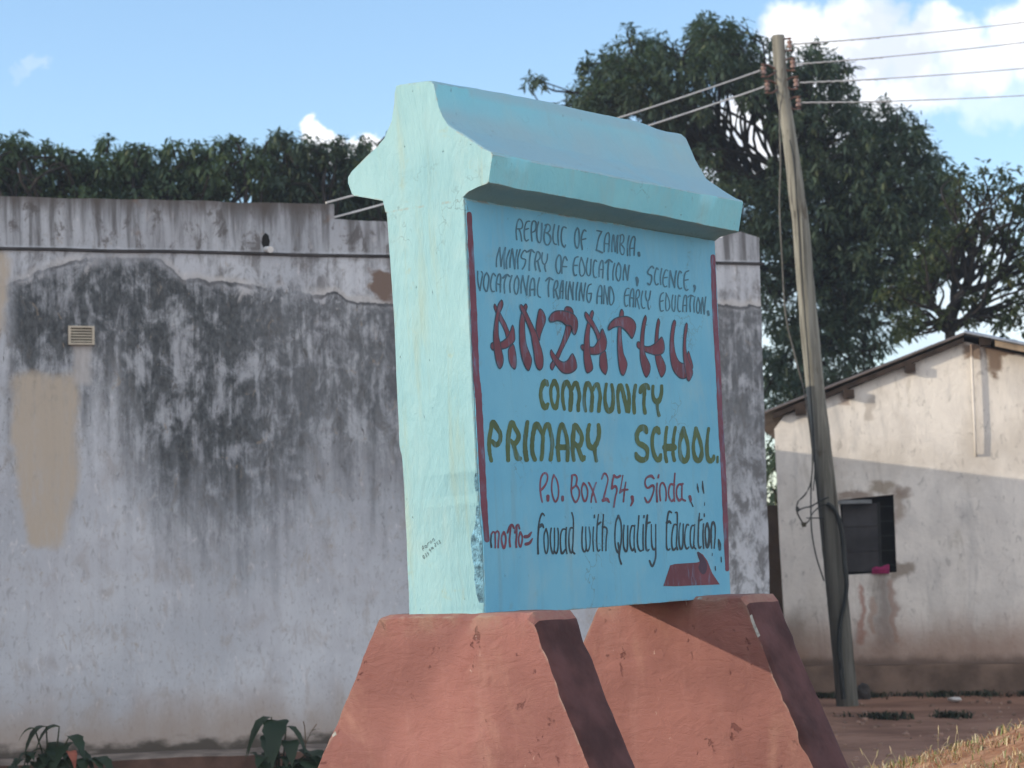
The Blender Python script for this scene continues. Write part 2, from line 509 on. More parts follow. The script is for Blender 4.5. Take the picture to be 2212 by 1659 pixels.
# louvred vent
mat_cream = plain('cream_vent', (0.50, 0.45, 0.36), .12, 12)
v0, v1 = wl(147, 745), wl(203, 705)
mb = MB()
fr = .018
mb.box(v0[0], v0[0] + fr, -.03, -.001, v0[1], v1[1])
mb.box(v1[0] - fr, v1[0], -.03, -.001, v0[1], v1[1])
mb.box(v0[0] + fr, v1[0] - fr, -.03, -.001, v0[1], v0[1] + fr * .8)
mb.box(v0[0] + fr, v1[0] - fr, -.03, -.001, v1[1] - fr * .8, v1[1])
vent = mb.build('vent', mat_cream, building)
mb = MB()
for k in range(5):
    z = v0[1] + fr + (v1[1] - v0[1] - 2 * fr) * (k + .5) / 5
    mb.add([(v0[0] + fr, -.006, z + .006), (v1[0] - fr, -.006, z + .006), (v1[0] - fr, -.026, z - .008), (v0[0] + fr, -.026, z - .008),
            (v0[0] + fr, -.006, z + .010), (v1[0] - fr, -.006, z + .010), (v1[0] - fr, -.026, z - .004), (v0[0] + fr, -.026, z - .004)],
           [(0, 1, 2, 3), (4, 7, 6, 5), (0, 4, 5, 1), (2, 6, 7, 3), (0, 3, 7, 4), (1, 5, 6, 2)])
mb.build('slat', mat_cream, vent)
mb = MB()
mb.box(v0[0] + fr, v1[0] - fr, -.004, -.0015, v0[1] + fr * .8, v1[1] - fr * .8)
mb.build('backing', plain('vent_dark', (0.03, 0.028, 0.025), .2), vent)
# rain spout: black plate as the shaded inside of a broken hole and a white pipe end
hx, hz = wl(574, 521)
mb = MB()
ring = [(hx + (.032 + .012 * n3(k, 3, 0, 1.3)) * math.cos(2 * math.pi * k / 16), hz + (.06 + .02 * n3(k, 7, 0, 1.3)) * math.sin(2 * math.pi * k / 16)) for k in range(16)]
mb.loft([[(a, -.002, q) for a, q in ring], [(a, -.0045, q) for a, q in ring]])
mb.build('drain_hole', plain('hole_dark', (0.012, 0.012, 0.012), .2), building)
px_, pz_ = wl(577, 541)
mb = MB()
mb.tube([(px_ - .01, .02, pz_ + .012), (px_, -.06, pz_), (px_ + .004, -.11, pz_ - .008)], [.022, .024, .026], 10)
mb.build('drain_spout', plain('white_pipe', (0.72, 0.72, 0.70), .1), building, 40)
# apron along the foot of the wall
mat_apron = plain('apron_concrete', (0.20, 0.165, 0.14), .35, 4, bumpd=.01)
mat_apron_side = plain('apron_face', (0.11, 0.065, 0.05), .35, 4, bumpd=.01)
mb = MB()
rings = []
for x in np.linspace(XLF, XR - .6, 90):
    w1 = .34 + .03 * n3(x, 2, 0, 1.5)
    zt = .035 + .012 * n3(x, 4, 0, 2.0)
    rings.append([(x, -.003, -.3), (x, -.003, zt + .012), (x, -w1 + .02, zt), (x, -w1, zt - .014), (x, -w1 - .012, -.3)])
n = 5
mb.loft(rings)
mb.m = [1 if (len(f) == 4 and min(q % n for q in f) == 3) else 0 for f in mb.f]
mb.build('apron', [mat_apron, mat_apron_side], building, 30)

# ================================================================== the school sign
P0 = np.array([-0.13079529, 9.0, 1.21693434])
D_ = np.array([0.5824606, 0.8126925, 0.0164486])
N_ = np.array([0.81245309, -0.58268994, 0.01980933])
Z_ = np.array([-0.02568333, -0.00182556, 0.99966846])
L = 1.922


def panel(a, b):
    q = onplane(a, b, P0, N_) - P0
    return float(q @ D_), float(q @ Z_)


def endp(a, b, u=0.0):
    q = onplane(a, b, P0 + u * D_, D_) - P0
    return float(q @ N_), float(q @ Z_)


def zoomreg(x0, y0, w):
    k = w / 2212
    s = 2212 / 2816
    return lambda a, b: ((x0 + a * k) * s, (y0 + b * k) * s)


def lc(u, w, v):                # sign-local coordinates
    return (u, -w, v)


sign = bpy.data.objects.new('school_sign', None)
link(sign)
sign.matrix_world = Matrix(((D_[0], -N_[0], Z_[0], P0[0]), (D_[1], -N_[1], Z_[1], P0[1]), (D_[2], -N_[2], Z_[2], P0[2]), (0, 0, 0, 1)))
tag(sign, 'pale blue painted concrete school sign with moulded cap standing on two reddish trapezoid bases', 'sign')


def edgemask(nt, t, radius=.012, lo=.02, hi=.12, scale=22.0):
    bv = nd(nt, 'ShaderNodeBevel', {'Radius': radius}, samples=4)
    g = nd(nt, 'ShaderNodeNewGeometry')
    d = nd(nt, 'ShaderNodeVectorMath', {0: bv.outputs[0], 1: g.outputs['Normal']}, operation='DOT_PRODUCT').outputs['Value']
    e = sstep(nt, mth(nt, 'SUBTRACT', 1.0, d), lo, hi)
    return mth(nt, 'MULTIPLY', e, sstep(nt, nois(nt, t, scale, 5, .65), .46, .60))


def paint_mat(name, c1, c2, grime, grime_amt, bd=.004, rough=.55, topgrime=False):
    m, nt, b = material(name, rough, 0.3)
    t, X, Y, Z = objco(nt)
    big = nois(nt, t, 3.0, 4)
    c = mixc(nt, sstep(nt, big, .35, .65), c1, c2)
    st = nois(nt, vscale(nt, t, (14, 14, 1.2)), 1.0, 5, .6, .3)
    c = mixc(nt, sstep(nt, st, .52, .75, 0, grime_amt), c, grime)
    bl = nois(nt, t, 9.0, 6, .7, .4)
    c = mixc(nt, sstep(nt, bl, .60, .72, 0, grime_amt), c, grime)
    sp = nois(nt, vscale(nt, t, (1, 1, .7)), 38.0, 3, .6)
    c = mixc(nt, sstep(nt, sp, .71, .76, 0, .65), c, (0.12, 0.17, 0.19))
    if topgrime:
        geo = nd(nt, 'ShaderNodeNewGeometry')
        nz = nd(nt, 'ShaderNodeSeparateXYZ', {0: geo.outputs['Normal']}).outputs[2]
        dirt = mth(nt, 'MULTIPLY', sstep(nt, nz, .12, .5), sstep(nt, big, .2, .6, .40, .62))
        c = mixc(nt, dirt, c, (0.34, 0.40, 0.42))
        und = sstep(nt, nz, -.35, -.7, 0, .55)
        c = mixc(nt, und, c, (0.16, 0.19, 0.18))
    c = mixc(nt, mth(nt, 'MULTIPLY', edgemask(nt, t), .75), c, (0.30, 0.25, 0.18))
    # hairline cracks and rubbed dirt
    vo = nd(nt, 'ShaderNodeTexVoronoi', {'Vector': nd(nt, 'ShaderNodeVectorMath', {0: vscale(nt, t, (1, 1, .45)), 1: vscale(nt, nd(nt, 'ShaderNodeTexNoise', {'Vector': t, 'Scale': 9.0, 'Detail': 5.0}).outputs[1], (.25, .25, .25))}, operation='ADD').outputs[0], 'Scale': 3.2}, feature='DISTANCE_TO_EDGE').outputs[0]
    ck = mth(nt, 'MULTIPLY', sstep(nt, vo, .009, .002), sstep(nt, nois(nt, t, 2.2, 3), .52, .62))
    c = mixc(nt, mth(nt, 'MULTIPLY', ck, .6), c, (0.12, 0.20, 0.22))
    rub = mth(nt, 'MULTIPLY', sstep(nt, nois(nt, vscale(nt, t, (2.5, 2.5, 1)), 2.0, 6, .7, .5), .50, .72), .4)
    c = mixc(nt, rub, c, mixc(nt, .5, c, (0.42, 0.50, 0.44)))
    setcol(nt, b, c)
    fine = nois(nt, vscale(nt, t, (1, 1, .5)), 30.0, 6, .6)
    crack = nois(nt, vscale(nt, t, (1, 1, .35)), 7.0, 8, .7, 1.0)
    h = mth(nt, 'ADD', mth(nt, 'MULTIPLY', fine, .35), mth(nt, 'ADD', mth(nt, 'MULTIPLY', crack, .8), mth(nt, 'MULTIPLY', sstep(nt, sp, .70, .76), -.6)))
    bump(nt, b, h, .55, bd * 2.2)
    return m


mat_mint = paint_mat('mint_paint', (0.235, 0.46, 0.505), (0.275, 0.50, 0.535), (0.31, 0.40, 0.30), .45, .008)
mat_capp = paint_mat('cap_paint_skylit', (0.215, 0.60, 0.70), (0.25, 0.64, 0.72), (0.26, 0.44, 0.42), .22, .006, topgrime=True)  # same paint as the sunlit end, with bluer sky light put in its colour
mat_panel = paint_mat('sky_blue_paint', (0.130, 0.425, 0.60), (0.160, 0.465, 0.625), (0.17, 0.35, 0.42), .45, .003)
mat_chip = plain('chipped_blue', (0.17, 0.36, 0.46), .6, 30, .8, .02)


# shaft: horizontal sections stacked upwards
def chipc(v):
    a = float(sm((v) / .10) * sm((.46 - v) / .22))
    return .004 + a * (.032 + .02 * n3(v, 1, 2, 16.0)) + .018 * max(0, n3(v, 8, 0, 9.0)) * float(sm((1.0 - abs(v - .1)) / .6))


VJ = 1.613
left = [endp(a, b) for a, b in ((882, 1330), (878, 1200), (873, 1100), (867, 987), (861, 962), (856, 850), (850, 700), (842, 580), (836, 490), (829, 425))]
lv = np.array([q[1] for q in left]); lw = np.array([q[0] for q in left])
o = np.argsort(lv)
lv, lw = lv[o], lw[o]
rows = []
vs_ = np.unique(np.concatenate([np.arange(-0.018, VJ, .018), [VJ]]))
rb, rtq = panel(1578, 1281), panel(1544, 520)
for v in vs_:
    wl_ = float(np.interp(v, lv, lw)) + .003 * n3(v, 0, 0, 7)
    uL = rb[0] + (rtq[0] - rb[0]) * v / VJ + .004 * n3(v, 5, 1, 6)
    ch = chipc(v)
    c2 = .003 + .25 * (ch - .004)
    vb = v
    if v == 0:
        pass
    rows.append([lc(0, -ch, v), lc(c2, 0, v), lc(uL - .005, 0, v), lc(uL, -.006, v), lc(uL, wl_ + .006, v), lc(uL - .006, wl_, v), lc(.006, wl_, v), lc(0, wl_ + .006, v)])
mb = MB()
mb.loft(rows)
mats_i = []
for f in mb.f:
    if len(f) == 4:
        j = min(i % 8 for i in f)
        js = sorted(i % 8 for i in f)
        v = mb.v[f[0]][2]
        mats_i.append(1 if js == [0, 0, 1, 1] and chipc(v) > .009 else 0)
    else:
        mats_i.append(0)
mb.m = mats_i
mb.build('pillar', [mat_mint, mat_chip], sign, 25)

# cap: moulded profile run along the top
z1 = zoomreg(900, 180, 1200)
near_px = [(690, 670), (720, 642), (770, 618), (812, 602), (822, 590), (832, 520), (842, 452), (836, 440), (800, 425), (735, 380), (680, 342), (640, 318),
           (615, 298), (585, 250), (566, 200), (552, 140), (540, 90), (527, 76), (505, 76), (430, 86), (362, 98), (347, 104), (340, 135), (337, 190), (320, 280), (284, 370), (240, 420),
           (200, 455), (120, 540), (102, 566), (100, 590), (120, 650), (132, 664), (200, 675), (278, 690)]
near = [endp(*z1(a, b)) for a, b in near_px]
anch = {0: (1965, 892), 4: (2090, 842), 6: (2112, 694), 9: (2020, 640), 13: (1900, 530), 17: (1795, 347), 21: None}
far_off = {}
for k, q in anch.items():
    if q:
        fw_, fv_ = endp(*z1(*q), L)
        far_off[k] = (fw_ - near[k][0], fv_ - near[k][1])
ks = sorted(far_off)
off = []
for k in range(len(near)):
    off.append((float(np.interp(k, ks, [far_off[q][0] for q in ks])), float(np.interp(k, ks, [far_off[q][1] for q in ks]))))
wback = float(np.interp(VJ, lv, lw))
prof_n = [(0.0, VJ)] + near + [(wback, VJ)]
prof_o = [(0.0, 0.0)] + off + [(0.0, 0.0)]


def cap_ring(u, t, inset=0.0, seed=0):
    r = []
    cw = sum(p[0] for p in prof_n) / len(prof_n)
    cv = 1.85
    for k, (p, q) in enumerate(zip(prof_n, prof_o)):
        w, v = p[0] + q[0] * t, p[1] + q[1] * t
        if 0 < k < len(prof_n) - 1:
            e = .006 if 0 < t < 1 else .0
            w += e * n3(u * 2.2, k * .25, 1, 1.0) + .003 * n3(u * 9, k * .5, 4, 1)
            v += e * n3(u * 2.2, k * .25, 7, 1.0) + .003 * n3(u * 9, k * .5, 9, 1)
            if 13 < k < 23:
                v += .012 * math.sin(t * math.pi) - .010 * math.exp(-((t - .9) / .06) ** 2)
            if inset:
                w += (cw - w) / max(.05, abs(cw - w) + abs(cv - v)) * inset
                v += (cv - v) / max(.05, abs(cw - w) + abs(cv - v)) * inset
        r.append(lc(u, w, v))
    return r


rings = [cap_ring(0, 0, .006), cap_ring(.006, .004)]
for t in np.linspace(.02, .98, 42):
    rings.append(cap_ring(t * L, t))
rings += [cap_ring(L - .006, .996), cap_ring(L, 1, .006)]
mb = MB()
mb.loft(rings)
nr = len(prof_n)
mb.m = [0] * (len(mb.f) - 2) + [1, 1]
mb.build('cornice', [mat_capp, mat_mint], sign, 32)

# sky-blue painted face: a thin coat standing 3 mm proud
zb = zoomreg(1000, 980, 1200)
bot = [panel(*zb(a, b)) for a, b in ((645, 1284), (760, 1274), (900, 1264), (1050, 1258), (1200, 1248), (1350, 1240), (1500, 1232), (1620, 1222), (1700, 1212), (1800, 1205), (1858, 1202))]
mb = MB()
edge = []
uLf = lambda v: rb[0] + (rtq[0] - rb[0]) * v / VJ - .008
cols = np.linspace(0, 1, 60)
r0, r1 = [], []
vv = np.linspace(0, 1, 50)
for s_ in vv:
    rr = []
    for t in cols:
        ub = .010 + (uLf(0) - .010) * t
        zbott = -.0165 + .004 * n3(ub, 2, 0, 9)
        v = zbott + (VJ - .002 - zbott) * s_
        ul = .006 + .25 * (chipc(v) - .004)
        u = ul + (uLf(v) - ul) * t
        rr.append((u, v))
    r0.append(rr)
vsb = [lc(u, .0045, v) for rr in r0 for (u, v) in rr]
nc = len(cols)
fs = [(i * nc + j, i * nc + j + 1, (i + 1) * nc + j + 1, (i + 1) * nc + j) for i in range(len(vv) - 1) for j in range(nc - 1)]
mb.add(vsb, fs)
per = [(0, j) for j in range(nc)] + [(i, nc - 1) for i in range(1, len(vv))] + [(len(vv) - 1, j) for j in range(nc - 2, -1, -1)] + [(i, 0) for i in range(len(vv) - 2, 0, -1)]
pr = [r0[i][j] for i, j in per]
mb.loft([[lc(u, .0045, v) for u, v in pr], [lc(u, .0005, v) for u, v in pr]], cap=False)
mb.build('painted_panel', mat_panel, sign, 40)


# ---- lettering
def parse(s):
    res = []
    for st in s.split(';'):
        p = [tuple(float(q) for q in w.split(',')) for w in st.split()]
        if p: res.append(p)
    return res


class Ink:
    """brush strokes laid on the sign as thin coats"""
    def __init__(s, proj):
        s.mb, s.k, s.proj = MB(), 0, proj

    def stroke(s, reg, pts, width, jit=.17):
        P = np.array([(p[0], p[1], p[2] if len(p) > 2 else width) for p in pts])
        if len(P) == 1:
            P = np.vstack([P, P + [0, 4, 0]])
        Q = catmull(P, 18)
        t = np.gradient(Q[:, :2], axis=0)
        t /= np.maximum(1e-6, np.linalg.norm(t, axis=1))[:, None]
        nrm = np.stack([-t[:, 1], t[:, 0]], -1)
        hw = Q[:, 2] / 2 * np.array([1 + jit * n3(i * .35, s.k * 1.7, 0, 1) for i in range(len(Q))])
        # rounded ends
        Lp, Rp = [], []
        c0, c1 = Q[0], Q[-1]
        for a in (80, 55, 30):
            q = rad(a)
            base = c0[:2] - t[0] * hw[0] * math.sin(q)
            Lp.append(base + nrm[0] * hw[0] * math.cos(q)); Rp.append(base - nrm[0] * hw[0] * math.cos(q))
        for i in range(len(Q)):
            Lp.append(Q[i, :2] + nrm[i] * hw[i]); Rp.append(Q[i, :2] - nrm[i] * hw[i])
        for a in (30, 55, 80):
            q = rad(a)
            base = c1[:2] + t[-1] * hw[-1] * math.sin(q)
            Lp.append(base + nrm[-1] * hw[-1] * math.cos(q)); Rp.append(base - nrm[-1] * hw[-1] * math.cos(q))
        n = len(Lp)
        h0 = (s.k % 7) * .00018
        vs = []
        for side in (Lp, Rp):
            for i, p in enumerate(side):
                vs.append(s.proj(reg(*p), .0051 + h0 + .00012 * i / n))
        s.mb.add(vs, [(i, i + 1, n + i + 1, n + i) for i in range(n - 1)])
        s.k += 1

    def text(s, reg, data, width):
        for ln in data.strip().splitlines():
            for st in parse(ln):
                s.stroke(reg, st, width)

    def build(s, name, mats):
        return s.mb.build(name, mats, sign, fix=False)


def on_panel(pt, h):
    u, v = panel(*pt)
    return lc(u, h, v)


def on_end(pt, h):
    w, v = endp(*pt)
    return (-(h - .0045), -w, v)


def ink_mat(name, col, worn, amt=.45):
    m, nt, b = material(name, .6, .3)
    t = objco(nt)[0]
    n = nois(nt, t, 18.0, 6, .7)
    c = mixc(nt, sstep(nt, nois(nt, t, 5, 3), .35, .65), tuple(x * .85 for x in col), tuple(x * 1.15 for x in col))
    c = mixc(nt, sstep(nt, n, .52, .72, 0, amt), c, worn)
    drag = nois(nt, vscale(nt, t, (34, 34, 9)), 1.0, 4, .6, .5)
    c = mixc(nt, mth(nt, 'MULTIPLY', sstep(nt, drag, .52, .72), amt * .55), c, (0.13, 0.40, 0.60))
    setcol(nt, b, c)
    return m


mat_grey = ink_mat('faded_navy_ink', (0.060, 0.155, 0.21), (0.095, 0.27, 0.38), .75)
mat_red = ink_mat('maroon_ink', (0.150, 0.044, 0.058), (0.20, 0.085, 0.10), .5)
mat_red2 = ink_mat('maroon_thin_ink', (0.165, 0.05, 0.075), (0.16, 0.13, 0.19), .6)
mat_olive = ink_mat('olive_ink', (0.075, 0.12, 0.045), (0.10, 0.155, 0.07), .5)
mat_black = ink_mat('black_ink', (0.03, 0.045, 0.055), (0.06, 0.12, 0.15), .5)
mat_dark = ink_mat('dark_outline_ink', (0.035, 0.045, 0.065), (0.05, 0.09, 0.12), .4)

R1 = zoomreg(1290, 580, 400); R2 = zoomreg(1600, 620, 400); R3 = zoomreg(1330, 810, 320); R4 = zoomreg(1600, 830, 320)
R5 = zoomreg(1310, 1030, 360); R6 = zoomreg(1640, 1040, 360); R7 = zoomreg(1320, 1280, 360); R8 = zoomreg(1640, 1360, 380)
R9 = zoomreg(1640, 1280, 320); R10 = zoomreg(1130, 1440, 160)

ink = Ink(on_panel)
ink.text(R1, """
710,440 700,300 720,170 748,125 780,150 800,210 780,270 710,275; 745,275 770,350 785,460
905,160 865,165 835,230 825,320 830,420 855,460 885,440; 830,290 885,270
940,460 930,320 935,220 960,155 1000,175 1005,250 980,310 930,330
1040,170 1015,280 1015,400 1040,480 1070,470 1085,380 1090,190
1165,210 1130,330 1125,440 1150,510 1190,515 1225,450 1215,380 1170,340 1140,330; 1140,220 1180,205 1215,230 1215,290 1180,335
1285,210 1265,320 1260,430 1280,500 1310,510
1350,230 1335,360 1345,520
1460,260 1420,245 1395,300 1385,410 1400,510 1435,555 1450,520
1630,260 1600,330 1590,440 1605,540 1632,570 1655,500 1660,380 1650,290 1630,260
1760,310 1735,290 1705,350 1690,450 1705,590; 1695,440 1755,425
""", 23)
ink.text(R2, """
215,80 290,95; 285,100 240,200 205,375; 205,375,30 295,415,30
325,400 330,250 350,150 385,110 405,160 400,290 390,400; 330,275 400,285
440,400 445,270 465,145 480,270 490,400; 490,400 505,280 530,150 525,280 525,420
575,170 565,300 570,400 595,445 625,430 630,360 600,310 570,290; 565,160 605,140 625,180 615,250 575,290
705,160 680,300 680,460
715,460 715,330 740,220 770,170 795,200 785,320 780,455; 715,355 785,345
850,420,42 855,458,42
""", 23)
ink.build('country_lettering', mat_grey)
ink = Ink(on_panel)
ink.text(R1, """
400,850 405,720 450,560; 450,560 460,700 470,845; 470,845 490,720 535,560; 535,560 520,720 520,880
600,600 555,740 555,880
605,860 610,740 640,580; 640,580 660,730 680,880; 680,880 690,740 715,595
760,590 725,730 728,880
860,630 830,600 795,640 775,700 800,730 845,745 830,830 795,885
880,620,30 930,595,30 975,635; 925,600 905,740 900,905
1000,900 985,780 1010,650 1030,620 1065,660 1060,720 1010,770; 1030,770 1045,850 1065,920
1100,640 1090,730 1110,800 1140,810 1170,750 1180,660; 1140,810 1135,860 1150,920
1350,670 1315,740 1305,850 1325,940 1355,950 1380,880 1385,770 1375,690 1350,670
1475,750 1445,695 1420,740 1395,850 1395,950; 1400,845 1465,850
1640,700 1600,715 1570,820 1570,920 1590,985 1615,975; 1570,830 1630,830
1690,710 1665,830 1670,960 1700,995 1735,960 1745,890 1720,790 1690,710
1790,720 1770,840 1775,950 1805,990 1830,940 1840,740
1925,770 1895,750 1875,850 1875,960 1895,1015 1920,1010
1960,1000 1965,870 1990,770 2015,760 2025,850 2015,1020; 1965,890 2020,895
2060,790,30 2110,745,30 2160,780; 2110,750 2095,900 2095,1050
""", 23)
ink.text(R2, """
485,580 460,700 460,830
545,570 515,640 505,760 530,835 555,840 575,750 575,630 545,570
615,830 620,710 640,600; 640,600 655,710 680,835; 680,835 690,720 705,610
818,800,42 830,845,45 825,920,20
1075,650 1050,620 1010,660 985,710 1000,745 1040,760 1045,830 1015,905 985,880
1145,670 1125,645 1100,720 1090,830 1115,905 1145,890
1200,660 1180,780 1185,900
1290,690 1260,680 1225,780 1220,880 1245,935 1275,925; 1225,800 1285,790
1315,940 1320,820 1330,690; 1330,690 1360,820 1395,945; 1395,945 1400,820 1420,695
1500,720 1475,695 1450,780 1445,900 1470,965 1500,955
1610,690 1560,720 1540,820 1545,940 1575,990 1600,975; 1540,840 1600,825
1696,920,36 1706,955,38 1692,1012,16
""", 23)
ink.build('ministry_lettering', mat_grey)
ink = Ink(on_panel)
ink.text(R1, """
115,920 115,1040 130,1150 150,1210; 150,1210 170,1080 190,960 172,925
250,940 215,1010 205,1130 230,1210 255,1225 275,1130 285,1010 250,940
385,990 350,950 320,1040 310,1150 335,1225 365,1225
400,1220 400,1090 425,980 450,960 465,1010 460,1130 460,1235; 405,1110 465,1125
500,1020,30 555,970,30 600,1000; 555,975 520,1100 525,1250
635,985 605,1110 610,1240
715,990 680,1060 670,1180 690,1260 715,1260 735,1170 740,1060 715,990
775,1250 775,1130 800,990; 800,990 830,1150 860,1280; 860,1280 865,1150 890,990
910,1290 910,1170 935,1040 965,1030 980,1100 980,1285; 910,1200,30 985,1195,30
1055,1020 1030,1130 1025,1240 1040,1300 1070,1315
1150,1065 1200,1020,30 1260,1050; 1210,1025 1190,1150 1195,1305
1275,1320 1270,1190 1295,1080 1320,1060 1335,1110 1320,1170 1280,1210; 1300,1210 1320,1280 1340,1340
1365,1325 1370,1220 1390,1090 1410,1060 1415,1150 1405,1330; 1370,1225 1410,1225
1470,1080 1455,1200 1460,1340
1490,1350 1495,1220 1515,1080; 1515,1080 1540,1220 1565,1350; 1565,1350 1560,1220 1570,1090
1635,1090 1615,1220 1615,1355
1660,1360 1665,1240 1690,1100; 1690,1100 1700,1240 1725,1370; 1725,1370 1735,1240 1755,1100
1840,1115 1800,1140 1775,1250 1780,1350 1810,1395 1835,1340 1845,1255; 1845,1255 1800,1258
""", 23)
ink.text(R2, """
215,1190 220,1060 250,930 275,915 290,980 285,1190; 220,1075 290,1080
315,1190 320,1060 330,920; 330,920 355,1060 375,1200; 375,1200 385,1070 395,940
415,940 405,1080 410,1190 435,1210 470,1150 470,1060 440,960 415,930
700,960 665,965 635,1060 635,1180 655,1235 680,1215; 635,1070 695,1060
715,1230 715,1110 740,980 765,970 775,1050 765,1240; 720,1100 775,1110
800,1240 805,1110 820,1000 850,980 865,1030 850,1090 810,1120; 825,1120 845,1200 860,1270
910,1000 890,1110 895,1220 915,1260 940,1255
960,1000 955,1080 980,1150 1010,1120 1030,1000; 990,1150 990,1220 1005,1275
1225,1025 1190,1050 1170,1140 1175,1260 1190,1305 1220,1295; 1170,1160 1220,1145
1270,1040 1260,1170 1265,1280 1285,1300 1320,1250 1315,1150 1285,1070 1265,1030
1370,1060 1355,1170 1360,1270 1385,1310 1400,1270 1410,1070
1480,1080 1460,1060 1445,1160 1445,1270 1465,1315 1480,1305
1520,1310 1525,1200 1545,1080 1570,1065 1580,1150 1575,1310; 1525,1220 1580,1215
1600,1090 1640,1060 1680,1080; 1645,1065 1630,1180 1635,1310
1705,1085 1690,1200 1695,1320
1755,1100 1735,1180 1730,1290 1750,1340 1770,1310 1780,1200 1755,1100
1800,1340 1800,1220 1820,1100; 1820,1100 1830,1220 1845,1350; 1845,1350 1855,1220 1870,1090
1903,1310,40 1912,1360,40
""", 21)
ink.build('training_lettering', mat_grey)

# the school's name: fat brush letters with a dark outline
NAME = [(R3, s) for s in """
190,175 230,230 280,310 340,430 400,540 450,660 490,780 420,850 385,730 330,600 260,470 210,350 170,240
450,1040 520,950 555,960 590,1100 605,1250 595,1390 560,1425 500,1370 460,1270 445,1150
525,580 560,650 575,780 570,880 500,960 420,1020 320,1045 200,1060 150,1060 110,1000 120,930 170,910 280,910 360,870 430,800 480,700
320,100 350,160 340,240 300,330 270,450 260,600 265,780 290,900 320,1050 350,1180 355,1270 330,1370 290,1415 250,1385 210,1270 185,1130 165,950 160,780 175,600 200,430 230,270 260,170
1050,270 1110,320 1155,430 1150,530 1100,660 1060,780 1040,880 1000,790 970,690 975,560 1000,400 1020,310
780,175 810,230 790,310 765,450 760,600 770,800 800,980 850,1110 890,1220 885,1320 850,1430 820,1450 770,1390 710,1240 670,1050 655,850 655,600 670,450 700,330 740,220
690,190 740,240 800,350 870,500 940,650 1000,780 1040,930 1085,1070 1110,1220 1100,1380 1050,1440 990,1400 945,1270 930,1120 900,940 870,760 800,560 730,400 670,280 665,210
1215,450 1260,370 1340,315 1450,305 1560,320 1680,370 1750,460 1768,570 1750,690 1710,770 1660,720 1650,640 1620,600 1540,590 1470,530 1380,505 1300,525 1240,525 1215,480
1550,230 1630,240 1680,300 1690,400 1670,560 1640,720 1560,900 1470,1080 1420,1200 1340,1350 1290,1440 1250,1410 1245,1330 1290,1260 1380,1090 1460,900 1520,700 1540,560 1520,400 1515,280
1265,1045 1310,1110 1380,1200 1440,1260 1510,1280 1580,1240 1630,1160 1670,1120 1710,1180 1745,1280 1755,1390 1690,1470 1580,1510 1480,1490 1400,1410 1330,1310 1270,1210 1240,1110
""".strip().splitlines()] + [(R4, s) for s in """
330,1000 420,930 450,1050 470,1250 445,1370 420,1385 370,1340 320,1240 315,1120
370,510 410,590 450,720 450,830 420,930 330,990 230,1010 130,1000 40,960 -30,900 -45,840 0,812 120,850 200,855 260,780 290,690 330,580
175,160 205,210 190,290 160,400 135,520 125,700 130,850 140,1000 165,1120 190,1240 170,1310 90,1360 50,1310 20,1160 10,1000 15,850 30,650 60,480 100,330 140,210
50,190 100,240 170,330 240,450 300,570 340,670 280,740 240,620 180,500 100,400 40,300 30,230
735,140 770,190 770,280 740,400 730,600 745,800 770,980 810,1080 840,1180 825,1280 790,1380 755,1405 715,1360 680,1220 660,1030 650,820 655,600 670,420 690,260 710,170
470,500 510,410 600,320 720,280 840,280 940,330 995,410 1005,500 975,620 935,700 900,670 840,590 760,510 680,480 590,490 490,545
1440,320 1470,380 1450,520 1440,680 1440,850 1480,1000 1540,1120 1580,1240 1560,1360 1495,1440 1450,1360 1400,1200 1370,1030 1360,850 1375,600 1400,420 1420,340
1500,665 1540,750 1555,870 1540,960 1470,1010 1380,1020 1280,990 1170,950 1070,900 1025,850 1030,770 1075,760 1180,840 1280,840 1380,780 1450,710
1190,255 1215,310 1195,430 1175,570 1165,750 1170,900 1200,1030 1250,1130 1285,1230 1270,1350 1210,1440 1160,1380 1110,1220 1085,1050 1085,800 1105,550 1140,360 1170,280
1740,345 1770,390 1750,520 1730,700 1740,860 1770,1010 1830,1130 1900,1170 1950,1180 1980,1300 1970,1440 1880,1465 1790,1410 1710,1290 1665,1120 1650,900 1660,650 1690,450 1715,370
2010,940 2045,1040 2085,1180 2090,1260 2060,1280 2020,1180 1980,1060 1985,980
1970,400 1990,440 1980,560 1960,720 1965,920 2000,1080 2060,1230 2090,1350 2060,1450 2010,1515 1970,1460 1950,1350 1915,1150 1900,950 1905,750 1925,530 1945,430
""".strip().splitlines()]
mb = MB()
for k, (reg, s) in enumerate(NAME):
    P = catmull(parse(s)[0], 24, True)
    c = np.array([panel(*reg(*q)) for q in P])
    t = np.roll(c, -1, 0) - np.roll(c, 1, 0)
    t /= np.maximum(1e-9, np.linalg.norm(t, axis=1))[:, None]
    nr_ = np.stack([-t[:, 1], t[:, 0]], -1)
    area = .5 * np.sum(c[:, 0] * np.roll(c[:, 1], -1) - np.roll(c[:, 0], -1) * c[:, 1])
    if area < 0: nr_ = -nr_
    h = .0052 + .00028 * (k % 8)
    outer = c - nr_ * .0015
    inner = c + nr_ * .0042
    for poly, hh, mi in ((outer, h, 0), (inner, h + .00014, 1)):
        if area < 0: poly = poly[::-1]
        mb.add([lc(u, hh, v) for u, v in poly], [tuple(range(len(poly)))], mi)
mb.build('school_name_lettering', [mat_dark, mat_red], sign, fix=False)

